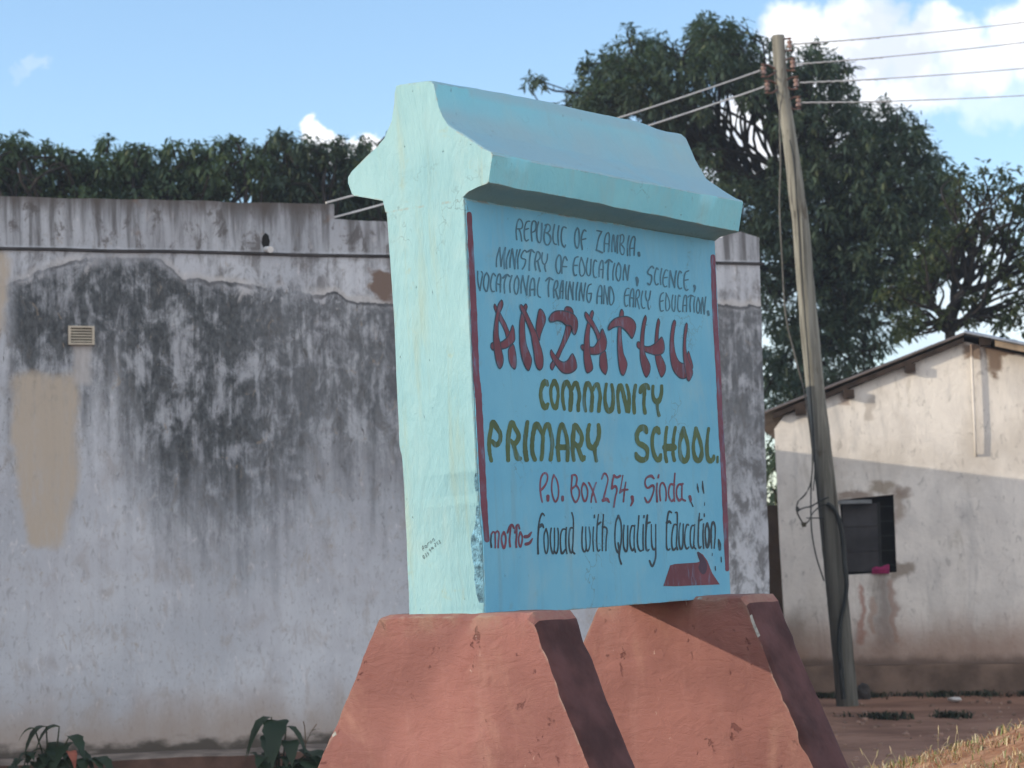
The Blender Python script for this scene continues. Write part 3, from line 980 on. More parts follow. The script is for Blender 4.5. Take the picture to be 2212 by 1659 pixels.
ink = Ink(on_panel)
ink.text(R5, """
1185,180,55 1140,125,110 1085,230,65 1070,340,65 1090,460,70 1145,560,100 1190,500,60
1300,115,80 1245,230,60 1245,380,55 1270,500,60 1320,570,80 1350,470,60 1365,340,55 1350,210,60 1300,115,80
1470,590,50 1445,450,60 1440,300,55 1465,180,70 1510,130,90 1560,220,60 1585,330,70 1580,450,75 1570,600,75; 1590,260,60 1620,190,60 1665,140,80 1705,250,60 1725,380,65 1705,500,60 1705,610,60
1830,620,50 1805,480,60 1810,330,55 1830,200,70 1870,150,85 1920,240,55 1940,350,60 1935,480,65 1925,610,65; 1950,270,55 1980,200,60 2025,165,70 2060,270,55 2075,380,60 2060,500,60 2050,620,60
""", 60)
ink.text(R6, """
150,100,50 130,250,50 130,400,60 160,520,80 200,560,90 245,510,80 265,380,60 260,220,55 240,110,50
370,580,55 355,450,55 345,300,55 360,170,70 390,120,80 430,230,70 465,380,70 495,500,75 515,570,80 535,430,70 535,300,60 515,180,55 495,115,50
645,120,55 625,250,60 615,400,60 625,590,60
725,240,60 760,170,110 830,140,120 870,180,60; 800,180,60 790,320,60 785,450,55 805,590,65
940,135,50 935,260,55 955,350,70 1005,400,100 1060,340,70 1085,230,55 1085,130,50; 1010,430,60 1015,520,40 1040,630,60
""", 60)
ink.build('community_lettering', mat_olive)
ink = Ink(on_panel)
ink.text(R5, """
235,1460,60 205,1300,65 200,1120,70 225,950,70 260,800,80 320,890,90 385,1000,70 380,1120,75 320,1190,90 250,1130,70
520,1450,65 515,1280,75 520,1080,80 545,920,80 580,810,90 640,910,80 695,1020,70 680,1110,80 620,1170,90 560,1110,60; 610,1170,70 640,1290,75 680,1410,95 715,1420,80
845,800,60 825,950,75 805,1150,75 810,1300,80 830,1440,80
970,1440,75 930,1320,75 925,1150,70 950,960,75 1000,840,100 1060,930,70 1105,1050,60 1100,1200,65 1095,1330,65 1080,1440,60; 1110,1020,60 1140,900,60 1190,840,80 1235,970,65 1265,1150,65 1255,1290,65 1235,1440,65
1375,1450,60 1360,1280,65 1365,1080,65 1390,920,65 1425,840,75 1470,930,60 1510,1080,65 1525,1250,65 1520,1450,60; 1365,1230,100 1510,1230,100
1630,1450,60 1610,1280,70 1615,1080,75 1630,930,75 1650,850,80 1710,930,80 1765,1050,70 1750,1160,80 1700,1220,90 1640,1150,60; 1700,1230,70 1740,1350,75 1780,1440,90 1805,1390,60
1890,850,60 1870,950,65 1865,1080,70 1890,1200,90 1950,1240,100 2010,1170,80 2050,1050,70 2055,930,70 2045,850,60; 1975,1240,80 1990,1350,60 2010,1460,60
""", 65)
ink.text(R6, """
830,920,60 800,850,100 745,840,110 680,910,80 665,1000,70 690,1090,80 760,1130,90 830,1190,80 845,1290,60 810,1370,80 740,1380,100 680,1340,90 650,1270,50
1040,930,60 1000,860,110 945,930,60 925,1050,60 935,1200,60 980,1340,70 1040,1380,90 1070,1290,50
1175,830,55 1155,970,55 1145,1150,60 1150,1300,60 1170,1410,60; 1320,830,50 1295,970,55 1280,1130,60 1280,1280,60 1300,1390,60; 1160,1170,130 1280,1170,130
1455,840,60 1430,950,80 1395,1090,55 1395,1230,60 1420,1350,80 1475,1400,100 1520,1350,80 1535,1220,60 1520,1080,60 1480,950,70 1455,840,60
1665,845,60 1655,950,70 1625,1090,55 1625,1230,60 1655,1350,80 1705,1400,90 1750,1340,80 1765,1220,55 1740,1080,60 1700,950,60 1665,845,60
1880,850,50 1860,1000,50 1850,1180,60 1860,1320,70 1900,1400,90 1960,1360,70 1965,1310,40
2030,1330,40 2030,1420,40
""", 60)
ink.build('primary_school_lettering', mat_olive)
ink = Ink(on_panel)
ink.text(R7, """
1035,620,28 1010,500,32 1000,360,30 1010,230,30 1045,150,35 1090,130,40 1125,180,30 1110,280,30 1060,370,40 1010,420,40
1130,520,55 1130,590,55
1230,160,30 1200,270,25 1195,420,25 1220,550,28 1260,615,35 1300,540,28 1310,410,25 1285,260,25 1230,160,30
1378,530,45 1378,590,45
1540,170,40 1530,300,25 1525,420,30 1540,520,25 1595,620,35 1650,540,28 1660,430,28 1620,350,32 1590,350,35 1530,400,40; 1540,170,40 1590,160,35 1620,220,25 1605,330,30
1730,300,35 1700,390,25 1710,510,25 1750,610,35 1790,540,28 1800,430,25 1770,340,28 1730,300,35
1820,290,30 1870,390,30 1920,520,30 1945,620,30; 1945,290,25 1900,420,30 1870,540,30 1860,620,28
2040,230,25 2070,150,35 2105,140,35 2145,230,25 2120,360,25 2085,500,30 2065,600,30; 2065,590,60 2120,570,60 2165,620,30
""", 30)
ink.text(R9, """
430,200,50 370,230,45 315,190,50; 315,190,40 285,310,32 275,440,45; 275,440,45 320,400,50 350,400,45 370,480,30 340,600,30 310,790,32
485,190,25 460,340,25 430,520,35; 430,520,40 480,470,50 575,460,40; 540,320,25 515,480,30 495,690,32
660,600,65 670,680,50 635,765,30
1075,250,32 1020,200,60 930,240,35 905,340,30 950,430,40 1050,380,50 1075,450,32 1040,580,32 990,680,40 945,700,40 900,610,25
1135,340,30 1125,500,32 1135,690,35; 1165,180,30 1155,230,40
1200,670,35 1185,500,32 1200,370,35 1245,330,40 1295,420,32 1310,560,32 1300,670,35
1475,150,30 1460,350,32 1455,500,32 1465,680,35; 1455,370,50 1390,360,40 1355,480,30 1365,600,32 1410,680,40 1455,640,35
1620,350,45 1600,360,50 1540,370,40 1505,470,30 1510,590,32 1555,670,50 1600,630,40; 1610,350,28 1605,500,28 1610,630,32 1665,670,45
1755,590,55 1770,650,50 1770,690,30
""", 30)
ink.build('address_lettering', mat_red2)
ink = Ink(on_panel)
ink.text(R7, """
240,1150,28 275,1110,35 305,1150,30 295,1280,30 290,1390,30; 172,1165,30 205,1120,30 235,1150,30 240,1260,28 240,1390,30
385,1130,45 350,1200,32 350,1300,32 385,1400,40 415,1310,32 415,1200,32 385,1130,45
445,1140,30 480,1040,35 520,1000,40 555,1060,35; 500,1030,32 490,1150,30 480,1260,32 490,1370,35
570,1140,28 590,1040,32 625,1000,35 650,1070,25; 600,1050,30 600,1180,30 590,1300,32 595,1380,35
665,1130,40 640,1210,28 640,1310,30 665,1380,35 690,1300,30 695,1200,30 665,1130,40
745,1205,60 800,1195,55 850,1130,30; 760,1330,55 820,1310,50 865,1240,25
""", 30)
ink.build('motto_heading_lettering', mat_red2)
ink = Ink(on_panel)
ink.text(R7, """
175,1380,35 165,1280,30 172,1180,28
965,1490,35 960,1300,30 970,1100,32 990,920,30 1035,810,35 1070,850,25; 985,1040,50 1030,1000,50 1055,1050,28
1100,1070,28 1065,1180,22 1070,1380,22 1100,1490,28 1130,1400,22 1130,1200,22 1100,1070,28
1185,1060,25 1170,1200,25 1180,1380,25 1215,1490,32 1240,1380,22 1240,1150,22 1240,1060,20; 1240,1440,22 1270,1490,30 1300,1380,22 1305,1150,22 1295,1060,20
1440,1050,25 1430,1250,25 1435,1400,25 1450,1490,25; 1430,1080,25 1380,1080,30 1345,1180,25 1345,1380,28 1370,1490,40 1425,1420,28
1535,800,25 1560,900,25 1560,1100,25 1555,1300,25 1545,1440,30 1580,1490,35; 1555,1060,25 1510,1060,30 1485,1200,25 1490,1380,28 1520,1480,35 1550,1440,25
1715,1040,25 1705,1200,25 1710,1380,25 1745,1460,32 1775,1400,25 1770,1200,20 1770,1040,20; 1775,1400,22 1800,1450,30 1835,1370,22 1845,1200,22 1825,1040,20
1900,1040,20 1890,1250,22 1900,1450,22; 1915,840,25 1915,880,25
1985,830,22 1965,1000,25 1955,1200,25 1960,1380,25 1985,1450,30 2010,1420,22; 1970,1000,40 2020,960,30
2070,830,22 2055,1050,25 2050,1250,25 2050,1440,25; 2060,1040,45 2110,1050,30 2130,1100,25 2115,1250,22 2110,1440,22
""", 26)
ink.text(R8, """
335,340,35 295,450,25 280,650,22 290,830,25 335,930,40 370,820,25 385,650,25 375,450,25 335,340,35; 330,770,22 350,900,35 350,1000,25 380,1110,28
425,490,22 415,650,22 420,830,25 455,910,35 480,840,25 485,500,20
600,490,22 590,650,22 590,820,25 610,920,30; 590,510,25 555,500,28 525,620,22 525,800,25 560,900,35 590,850,25
665,340,25 655,500,22 640,700,25 655,850,28 690,905,30 720,890,22
735,480,20 730,700,25 735,890,25; 745,340,28 742,370,28
800,330,30 785,470,35 775,650,25 775,830,28 800,900,32 825,880,22; 790,460,45 840,445,30
865,480,20 865,650,22 875,820,28 905,890,30 930,850,25; 935,480,20 935,700,22 935,880,25 930,1020,28 880,1150,35 835,1060,28
1185,290,28 1150,270,35 1125,350,28 1110,500,25 1105,700,22 1110,850,28 1135,890,30 1160,870,25; 1115,450,45 1150,430,45 1175,460,25
1250,290,25 1275,290,25 1280,400,22 1275,600,22 1265,800,25 1280,880,30; 1270,490,25 1230,480,28 1195,620,22 1190,800,25 1215,890,35 1255,850,25
1325,460,20 1305,620,22 1310,800,25 1335,875,35 1365,800,25 1375,470,20
1460,490,25 1435,480,28 1405,600,22 1400,780,25 1430,870,32 1465,840,22
1560,480,20 1550,650,22 1545,820,25 1575,870,28; 1550,500,25 1515,500,28 1490,600,22 1490,780,25 1520,860,35 1550,820,25
1635,300,20 1625,420,28 1615,600,25 1615,780,28 1635,860,32 1660,830,20; 1625,420,40 1670,400,28
1700,470,22 1690,650,25 1700,860,25; 1710,310,22 1712,350,22
1760,460,35 1730,560,28 1735,750,30 1760,850,40 1790,740,45 1790,580,35 1760,460,35
1830,860,22 1820,650,35 1830,500,30 1855,440,40 1885,520,28 1885,680,22 1870,860,22
1940,720,25 1955,800,55 1960,880,40
1495,110,18 1530,190,22
1980,1000,14 1985,1080,18
1885,1150,14 1890,1210,18
1840,940,10 1838,975,12
""", 26)
ink.text(R9, "1900,350,20 1910,440,35 1925,510,22\n2000,300,18 2005,420,38 2025,530,22\n2040,700,10 2036,760,16", 26)
ink.build('motto_lettering', mat_black)

# maroon painted shape in the lower corner
mb = MB()
P = parse("1055,1465 1110,1300 1165,1135 1240,1112 1420,1100 1600,1088 1640,1070 1612,1000 1595,930 1610,912 1690,960 1760,1060 1840,1260 1960,1440 1700,1450 1500,1458 1250,1470")[0]
mb.add([on_panel(R8(*p), .0053) for p in P][::-1], [tuple(range(len(P)))], 0)
P = parse("1598,932 1614,914 1660,950 1715,1030 1752,1110 1748,1220 1700,1280 1650,1250 1615,1170 1640,1085 1616,1005")[0]
P = catmull(P, 20, True)
mb.add([on_panel(R8(*p), .0056) for p in P][::-1], [tuple(range(len(P)))], 1)
mb.build('corner_emblem', [mat_red, ink_mat('dark_maroon_ink', (0.055, 0.03, 0.05), (0.16, .05, .07), .7)], sign, fix=False)
# border stripes
for seg in ([(z1, 714, 755, 26), (z1, 726, 1000, 30), (z1, 738, 1250, 32), (z1, 750, 1560, 32), (zb, 575, 180, 34), (zb, 592, 480, 33), (zb, 605, 740, 32), (zb, 620, 930, 26)],
            [(z1, 1950, 970, 24), (z1, 1960, 1250, 26), (z1, 1980, 1600, 26), (zb, 1800, 250, 26), (zb, 1818, 560, 26), (zb, 1828, 800, 26), (zb, 1838, 1080, 20)]):
    ink = Ink(on_panel)
    base = zb
    pts = []
    for reg, a, b, w in seg:
        X_, Y_ = reg(a, b)
        pts.append((X_, Y_, w * .426))
    Q = catmull(pts, 12)
    ink.stroke(lambda a, b: (a, b), [tuple(q) for q in Q], 11, .16)
    ink.build('border_stripe', mat_red2)
# scribbled writing on the sunlit end
ink = Ink(on_end)
ink.text(R10, """
470,1030 430,900 455,840; 455,840 500,960; 440,960 500,950
590,820 540,830 535,890 580,920 610,870; 605,820 605,860 630,900
650,830 635,760; 640,780 660,730 690,710
755,650 725,690 760,750 800,700 755,650
845,675 825,610; 825,610 860,560 885,600 900,655
480,1200 455,1240 500,1330 530,1290 480,1200
540,1140 570,1140 580,1180 565,1200; 565,1200 600,1210 610,1250 590,1270
620,1080 650,1090 655,1130 635,1145; 635,1145 670,1150 680,1190 660,1205
715,960 692,1000 725,1030 745,990 715,960; 740,980 770,1085
775,900 800,990
825,880 815,930 845,960 865,925 830,915
895,770 915,740 945,760 920,830 925,870; 925,870 970,845
1020,690 980,705; 980,705 1000,755; 1000,755 1035,760 1030,810
1055,640 1090,640 1095,680 1080,700; 1080,700 1115,700 1125,740 1095,760
""", 15)
ink.build('scribbled_lettering', mat_black)


# ---- trapezoid bases
def base_mat():
    m, nt, b = material('terracotta_paint', .85, .2)
    t, X, Y, Z = objco(nt)
    c = mixc(nt, sstep(nt, nois(nt, t, 2.2, 5), .35, .65), (0.228, 0.102, 0.088), (0.300, 0.136, 0.116))
    st = nois(nt, vscale(nt, t, (10, 10, 1.5)), 1.0, 5, .6, .4)
    c = mixc(nt, sstep(nt, st, .5, .75, 0, .35), c, (0.35, 0.185, 0.158))
    c = mixc(nt, sstep(nt, nois(nt, t, 6.0, 6, .7), .58, .7, 0, .35), c, (0.24, 0.085, 0.068))
    sp = nois(nt, vscale(nt, t, (1, 1, .7)), 14.0, 6, .65, .5)
    pit = sstep(nt, sp, .64, .68)
    c = mixc(nt, mth(nt, 'MULTIPLY', pit, .8), c, (0.14, 0.055, 0.05))
    c = mixc(nt, mth(nt, 'MULTIPLY', edgemask(nt, t, .02, .015, .10, 12.0), .85), c, (0.36, 0.31, 0.26))
    c = mixc(nt, sstep(nt, nois(nt, vscale(nt, t, (1, 1, .35)), 3.0, 6, .7, .7), .52, .70, 0, .5), c, (0.36, 0.20, 0.155))
    c = mixc(nt, mth(nt, 'MULTIPLY', sstep(nt, Z, -.12, .0), sstep(nt, nois(nt, t, 7.0, 5, .7), .4, .6, 0, .6)), c, (0.33, 0.22, 0.165))
    spw = nois(nt, vscale(nt, t, (1.0, 1.0, .5)), 12.0, 5, .75, .8)
    c = mixc(nt, sstep(nt, spw, .67, .72, 0, .6), c, (0.60, 0.47, 0.40))
    setcol(nt, b, c)
    h = mth(nt, 'ADD', mth(nt, 'ADD', mth(nt, 'MULTIPLY', nois(nt, t, 9.0, 7, .65, .5), 1.2), mth(nt, 'ADD', mth(nt, 'MULTIPLY', nois(nt, t, 3.0, 3), 2.2), mth(nt, 'MULTIPLY', nois(nt, vscale(nt, t, (4, 4, 11)), 1.6, 5, .65, 1.2), .9))), mth(nt, 'MULTIPLY', pit, -.7))
    bump(nt, b, h, .6, .014)
    return m


mat_base = base_mat()
mat_bside = plain('dark_terracotta', (0.092, 0.043, 0.041), .38, 5, .9, .010)  # darker terracotta on the right slanted side of each base
mat_plas = plain('bare_plaster_chip', (0.30, 0.30, 0.27), .4, 30)


def make_base(u0, u1, cw, seed):
    # outline of the trapezoid (w, v), with softened, worn corners
    right = [(.235, -.006), (.262, -.04), (.292, -.13), (.325, -.20), (.38, -.35), (.435, -.47), (.487, -.59), (.60, -.86), (.72, -1.14), (.78, -1.6)]
    left = [(-.46, .002), (-.505, -.01), (-.535, -.05), (-.585, -.135), (-.66, -.27), (-.775, -.45), (-.868, -.607), (-.96, -.80), (-1.12, -1.14), (-1.2, -1.6)]
    pts = [(w + cw, v) for w, v in left[::-1]] + [(w + cw, v) for w, v in right]
    Q = []
    for (a, b), (c, d) in zip(pts[:-1], pts[1:]):
        n = max(1, int(math.hypot(c - a, d - b) / .022))
        Q += [(a + (c - a) * i / n, b + (d - b) * i / n) for i in range(n)]
    Q.append(pts[-1])
    cc = np.array([cw - .19, -.9])

    def ring(u, inset, amp, s2):
        r = []
        for k, (w, v) in enumerate(Q):
            dv = cc - np.array([w, v])
            dv /= np.linalg.norm(dv)
            e = inset + amp * (.35 + .4 * n3(k * .45, seed, s2, 1.0)) + amp * 2.2 * max(0, n3(k * .17, seed + 4, s2, 1.0) - .12)
            r.append(lc(u, w + dv[0] * e, v + dv[1] * e))
        return r
    rings = [ring(u0, .004, .024, 0), ring(u0 + .012, .0, .010, 0)]
    for t in np.linspace(.08, .92, 8):
        rings.append(ring(u0 + (u1 - u0) * t, -.002, .004, t * 2))
    rings += [ring(u1 - .006, .0, .008, 3), ring(u1, .004, .012, 3)]
    mb = MB()
    mb.loft(rings)
    n = len(Q)
    mi = []
    for f in mb.f:
        if len(f) > 4:
            mi.append(0)
            continue
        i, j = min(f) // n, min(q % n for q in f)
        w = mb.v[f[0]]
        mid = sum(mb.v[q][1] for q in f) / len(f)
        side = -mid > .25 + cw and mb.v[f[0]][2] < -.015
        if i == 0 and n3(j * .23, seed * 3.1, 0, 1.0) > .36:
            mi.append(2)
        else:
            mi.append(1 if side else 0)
    mb.m = mi
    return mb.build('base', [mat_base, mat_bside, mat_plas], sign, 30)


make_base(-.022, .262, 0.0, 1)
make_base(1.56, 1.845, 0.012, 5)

# ================================================================== white house with the gable
HY = 23.7
HO = atdepth(1700, 1500, HY); HO = np.array([HO[0], HO[1], 0.0])
HYAW = rad(-10)
hv = np.array([math.cos(HYAW), math.sin(HYAW), 0.0])
HN = np.array([hv[1], -hv[0], 0.0])


def hl(a, b, off=0.0):
    q = onplane(a, b, HO + HN * off, HN) - HO
    return float(q @ hv), float(q[2])


house = empty('gabled_house', HO, HYAW)
tag(house, 'small whitewashed house with a dark window and low gable roof behind the leaning pole', 'house')


def house_mat():
    m, nt, b = material('stained_whitewash', .93, .12)
    t, X, Y, Z = objco(nt)
    st = nois(nt, vscale(nt, t, (4.5, 2, 1.0)), 1.0, 6, .62, .4)
    bl = nois(nt, vscale(nt, t, (1, 1, .7)), 2.2, 6, .65, .4)
    fine = nois(nt, t, 20.0, 6, .65)
    c = mixc(nt, sstep(nt, bl, .38, .66), (0.85, 0.80, 0.72), (0.71, 0.67, 0.61))
    c = mixc(nt, sstep(nt, st, .52, .74, 0, .6), c, (0.44, 0.43, 0.41))
    c = mixc(nt, sstep(nt, nois(nt, vscale(nt, t, (2.4, 1, .6)), 2.0, 6, .7, .6), .56, .70, 0, .55), c, (0.48, 0.44, 0.37))
    c = mixc(nt, sstep(nt, nois(nt, t, 1.1, 5, .6), .48, .66, 0, .5), c, (0.52, 0.47, 0.40))
    c = mixc(nt, sstep(nt, nois(nt, vscale(nt, t, (1.5, 1, .8)), 9.0, 6, .75, .7), .56, .66, 0, .5), c, (0.33, 0.31, 0.28))
    wx = warp(nt, t, X, 5, .26); wz = warp(nt, t, Z, 5, .26)
    brown = (0.25, 0.185, 0.14)

    def patch(a0, b0, a1, b1, col, s=.02, amt=1.0):
        nonlocal c
        p0, p1 = hl(a0, b1), hl(a1, b0)
        c = mixc(nt, mth(nt, 'MULTIPLY', boxmask(nt, wx, wz, p0[0], p1[0], p0[1], p1[1], s), amt), c, col)
    patch(1812, 1060, 1880, 1085, brown, .03, .8)
    patch(1928, 1052, 1966, 1076, brown, .03, .75)
    patch(1930, 1065, 1950, 1120, (0.33, .26, .2), .03, .7)
    patch(1928, 1215, 1968, 1245, (0.27, .22, .17), .03, .8)
    patch(1880, 1040, 1925, 1066, (0.32, .26, .19), .03, .8)
    patch(2084, 740, 2120, 778, (0.30, .23, .18))
    patch(2125, 742, 2260, 768, brown)
    patch(2134, 760, 2166, 800, brown, .03)
    patch(2140, 798, 2154, 822, brown, .03)
    patch(1815, 850, 1835, 878, (0.36, .27, .22), .02, .7)
    patch(1872, 862, 1890, 905, (0.30, .25, .2), .03, .5)
    # rain and rust runs below the window
    patch(1893, 1240, 1932, 1420, (0.20, 0.165, 0.145), .10, .75)
    patch(1858, 1262, 1866, 1390, (0.38, 0.15, 0.10), .03, .7)
    patch(1880, 1290, 1890, 1370, (0.36, 0.20, 0.13), .02, .5)
    patch(1928, 1245, 1937, 1390, (0.30, 0.15, 0.10), .02, .5)
    patch(1690, 1330, 1745, 1480, (0.22, 0.18, 0.14), .14, .7)
    # reddish splash-back along the foot
    zf = warp(nt, vscale(nt, t, (2, 1, .7)), Z, 1.6, .5)
    c = mixc(nt, sstep(nt, zf, .95, .38, 0, .75), c, (0.33, 0.20, 0.14))
    c = mixc(nt, sstep(nt, warp(nt, t, Z, 5, .15), .42, .32, 0, .75), c, (0.13, 0.09, 0.07))
    setcol(nt, b, c)
    bump(nt, b, mth(nt, 'ADD', fine, mth(nt, 'MULTIPLY', bl, 2.0)), .5, .012)
    return m


mat_house = house_mat()
zpl = hl(1850, 1437)[1]
eL = hl(1672, 906)
ap = hl(2085, 738)
rgt = hl(2212, 768)
xL0 = hl(1700, 1438)[0]
W_R = ap[0] + 3.2
zR = ap[1] + (rgt[1] - ap[1]) / (rgt[0] - ap[0]) * 3.2
w0, w1 = hl(1816, 1240), hl(1932, 1072)
wt = [hl(1813, 1080), hl(1930, 1068), hl(1937, 1236), hl(1826, 1242)]
mb = MB()
outer = [(xL0, zpl), ((xL0 + eL[0]) / 2 - .01, (zpl + eL[1]) / 2), (eL[0], eL[1] - .10), (eL[0] + .10, eL[1] + .03), (ap[0], ap[1]), (W_R, zR), (W_R, zpl)]
# front face with the window opening: fan of quads around the hole
hole = [wt[3], wt[0], wt[1], wt[2]]
T_ = .22
hs = .0
k = [(a, 0, q) for a, q in outer]
h_ = [(a, 0, q) for a, q in hole]
hb = [(a, T_, q) for a, q in hole]
mb.add(k + h_ + hb, [(0, 7, 10, 6), (0, 1, 8, 7), (1, 2, 8), (2, 3, 8), (3, 4, 9, 8), (4, 5, 9), (5, 6, 10, 9),
                     (7, 8, 12, 11), (8, 9, 13, 12), (9, 10, 14, 13), (10, 7, 11, 14)])
mb.add([(a, 0, q) for a, q in outer] + [(a, 6.0, q) for a, q in outer], [(0, 1, 8, 7), (1, 2, 9, 8), (2, 3, 10, 9), (5, 6, 13, 12), (7, 8, 9, 10, 11, 12, 13)])
mb.build('wall', mat_house, house, fix=False)
# plinth
mat_plinth = plain('dusty_plinth', (0.17, 0.115, 0.085), .35, 3, .95, .012)
mb = MB()
rings = []
for x in np.linspace(xL0 - .07, W_R + .06, 60):
    q = zpl + .012 * n3(x, 3, 0, 1.4)
    rings.append([(x, -.09 + .012 * n3(x, 1, 0, 2), -.2), (x, -.085, q - .02), (x, -.07, q), (x, 5.9, q), (x, 5.9, -.2)])
mb.loft(rings)
mb.build('plinth', mat_plinth, house, 40)
# window
mat_shut = plain('dark_shutter', (0.045, 0.043, 0.045), .35, 3, .7)
mat_black2 = plain('dark_inside', (0.012, 0.012, 0.012), .2)
mb = MB()
mb.add([(a, .15, q) for a, q in hole] + [(a, .17, q) for a, q in hole], [(0, 1, 2, 3), (4, 7, 6, 5), (0, 4, 5, 1), (1, 5, 6, 2), (2, 6, 7, 3), (3, 7, 4, 0)])
win = mb.build('window', mat_black2, house)
sx1 = hl(1896, 1150)[0]
mb = MB()
mb.box(wt[0][0] + .025, sx1, .055, .085, wt[3][1] + .03, wt[0][1] - .04)
for k_ in (.33, .66):
    zz = wt[3][1] + (wt[0][1] - wt[3][1]) * k_
    mb.box(wt[0][0] + .04, sx1 - .02, .047, .0545, zz - .012, zz + .012)
mb.build('shutter', mat_shut, win)
mb = MB()
mb.box(wt[0][0] - .01, sx1 - .05, -.012, .05, wt[0][1] - .042, wt[0][1] - .004)
mb.build('lintel', plain('grey_lintel', (0.20, 0.21, 0.21), .2), win)
mb = MB()
mb.box(sx1 + .004, sx1 + .03, .06, .10, wt[3][1] + .03, wt[0][1] - .03)
for q_ in np.linspace(.12, .9, 5):
    zz = wt[3][1] + (wt[0][1] - wt[3][1]) * q_
    mb.box(sx1 + .032, wt[2][0] - .004, .07, .082, zz - .006, zz + .006)
mb.build('frame', plain('dark_frame', (0.03, 0.03, 0.03), .2), win)

# roof
mat_rust = plain('rusty_sheet', (0.12, 0.095, 0.082), .3, 5, .7)
mat_tin = plain('weathered_tin', (0.33, 0.36, 0.40), .2, 3, .45)
mat_wood = plain('old_timber', (0.040, 0.028, 0.022), .4, 8, .9)
mat_wood2 = plain('pale_timber', (0.30, 0.23, 0.16), .3, 6, .9)


def slab(p, q, y0, y1, th, corr, name, mats, n=60):
    # corrugated sheet from p to q (x,z) running back from y0 to y1
    mb = MB()
    ux, uz = q[0] - p[0], q[1] - p[1]
    ll = math.hypot(ux, uz)
    nx, nz = -uz / ll, ux / ll
    rings = []
    m_ = 56
    for i in range(m_ + 1):
        y = y0 + (y1 - y0) * i / m_
        o_ = corr * (1 if i % 2 else -1)
        rings.append([(p[0] + nx * o_, y, p[1] + nz * o_), (q[0] + nx * o_, y, q[1] + nz * o_), (q[0] + nx * (o_ + th), y, q[1] + nz * (o_ + th)), (p[0] + nx * (o_ + th), y, p[1] + nz * (o_ + th))])
    mb.loft(rings)
    return mb.build(name, mats, roof, 60)


roof = None
rl0, rl1 = hl(1648, 893, .08), hl(2086, 719, .08)
roof = slab((rl0[0] - .15, rl0[1] - .05), (rl1[0], rl1[1] + .0), -.08, 6.1, .012, .012, 'roof', mat_rust)
roof.parent = house
rr1 = hl(2212, 742, .3)
ra = hl(2083, 716, .3)
srr = (rr1[1] - ra[1]) / (rr1[0] - ra[0])
o_ = slab((ra[0], ra[1]), (ra[0] + 3.6, ra[1] + srr * 3.6), -.3, 6.1, .014, .012, 'roof_sheet', mat_tin)
# fascia timber below the left rake and the soffit under the right one
mb = MB()
sL = (rl1[1] - rl0[1]) / (rl1[0] - rl0[0])
for (x0_, x1_, dz, th, y0_, y1_) in ((rl0[0] + .1, rl1[0] - .02, -.065, .05, -.07, -.012),):
    rings = []
    for x in np.linspace(x0_, x1_, 24):
        z = rl0[1] + sL * (x - rl0[0]) + dz + .008 * n3(x, 6, 0, 3)
        rings.append([(x, y0_, z - th / 2), (x, y0_, z + th / 2), (x, y1_, z + th / 2), (x, y1_, z - th / 2)])
    mb.loft(rings)
mb.build('barge_board', mat_wood, roof)
mb = MB()
rings = []
for x in np.linspace(ra[0] + .3, ra[0] + 3.4, 14):
    z = ra[1] + srr * (x - ra[0]) - .05
    rings.append([(x, -.26, z - .03), (x, -.26, z + .028), (x, -.2, z + .028), (x, -.2, z - .03)])
mb.loft(rings)
mb.build('barge_board', mat_wood2, roof)
for i, (a, q) in enumerate(((1729, 886), (1833, 849), (1966, 794), (2128, 737))):
    x, z = hl(a, q, .1)
    if i == 3: z -= .0
    mb = MB()
    mb.box(x - .055, x + .055, -.085 if i < 3 else -.2, .25, z - .045, z + .04)
    mb.build('purlin', mat_wood, roof)
# thin whitewashed pipe added on the gable to cast a vertical shadow strip
mb = MB()
x, z = hl(2099, 770)
mb.tube([(x, -.045, z + .12), (x, -.05, z - .2), (x + .004, -.05, z - .8), (x + .004, -.045, 2.42), (x + .004, .01, 2.38)], .013, 8)
mb.build('conduit', mat_house, house, 60)
# pink cloth
mb = MB()
c0, c1 = hl(1884, 1236), hl(1921, 1226)
rings = []
for i, t in enumerate(np.linspace(0, 1, 12)):
    x = c0[0] + (c1[0] - c0[0]) * t
    z = wt[3][1] + (wt[2][1] - wt[3][1]) * .6 + .004
    hh = .05 + .016 * n3(t * 3, 1, 0, 1) + .03 * t
    rings.append([(x, -.03, z - .01), (x, -.035, z + hh * .6), (x, -.005, z + hh), (x, .04, z + hh * .8), (x, .045, z), (x, .0, z)])
mb.loft(rings)
cl = mb.build('pink_cloth', plain('pink_cotton', (0.26, 0.022, 0.09), .25, 20), None, 50)
cl.matrix_world = house.matrix_world.copy() if False else Matrix.Translation(Vector(HO)) @ Matrix.Rotation(HYAW, 4, 'Z')
tag(cl, 'crumpled bright pink cloth lying on the sill of the dark window', 'cloth')

# dark mud-brick wall closing the gap between the two buildings
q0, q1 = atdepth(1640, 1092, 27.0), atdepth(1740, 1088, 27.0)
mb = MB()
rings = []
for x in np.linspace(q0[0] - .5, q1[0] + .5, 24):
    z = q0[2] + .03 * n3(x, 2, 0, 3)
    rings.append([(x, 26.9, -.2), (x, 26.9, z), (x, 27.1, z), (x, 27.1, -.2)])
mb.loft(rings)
tag(mb.build('mud_brick_wall', plain('dark_mud', (0.022, 0.016, 0.014), .3, 4, .95, .02)), 'dark brown mud wall closing the narrow gap between the two buildings', 'wall')

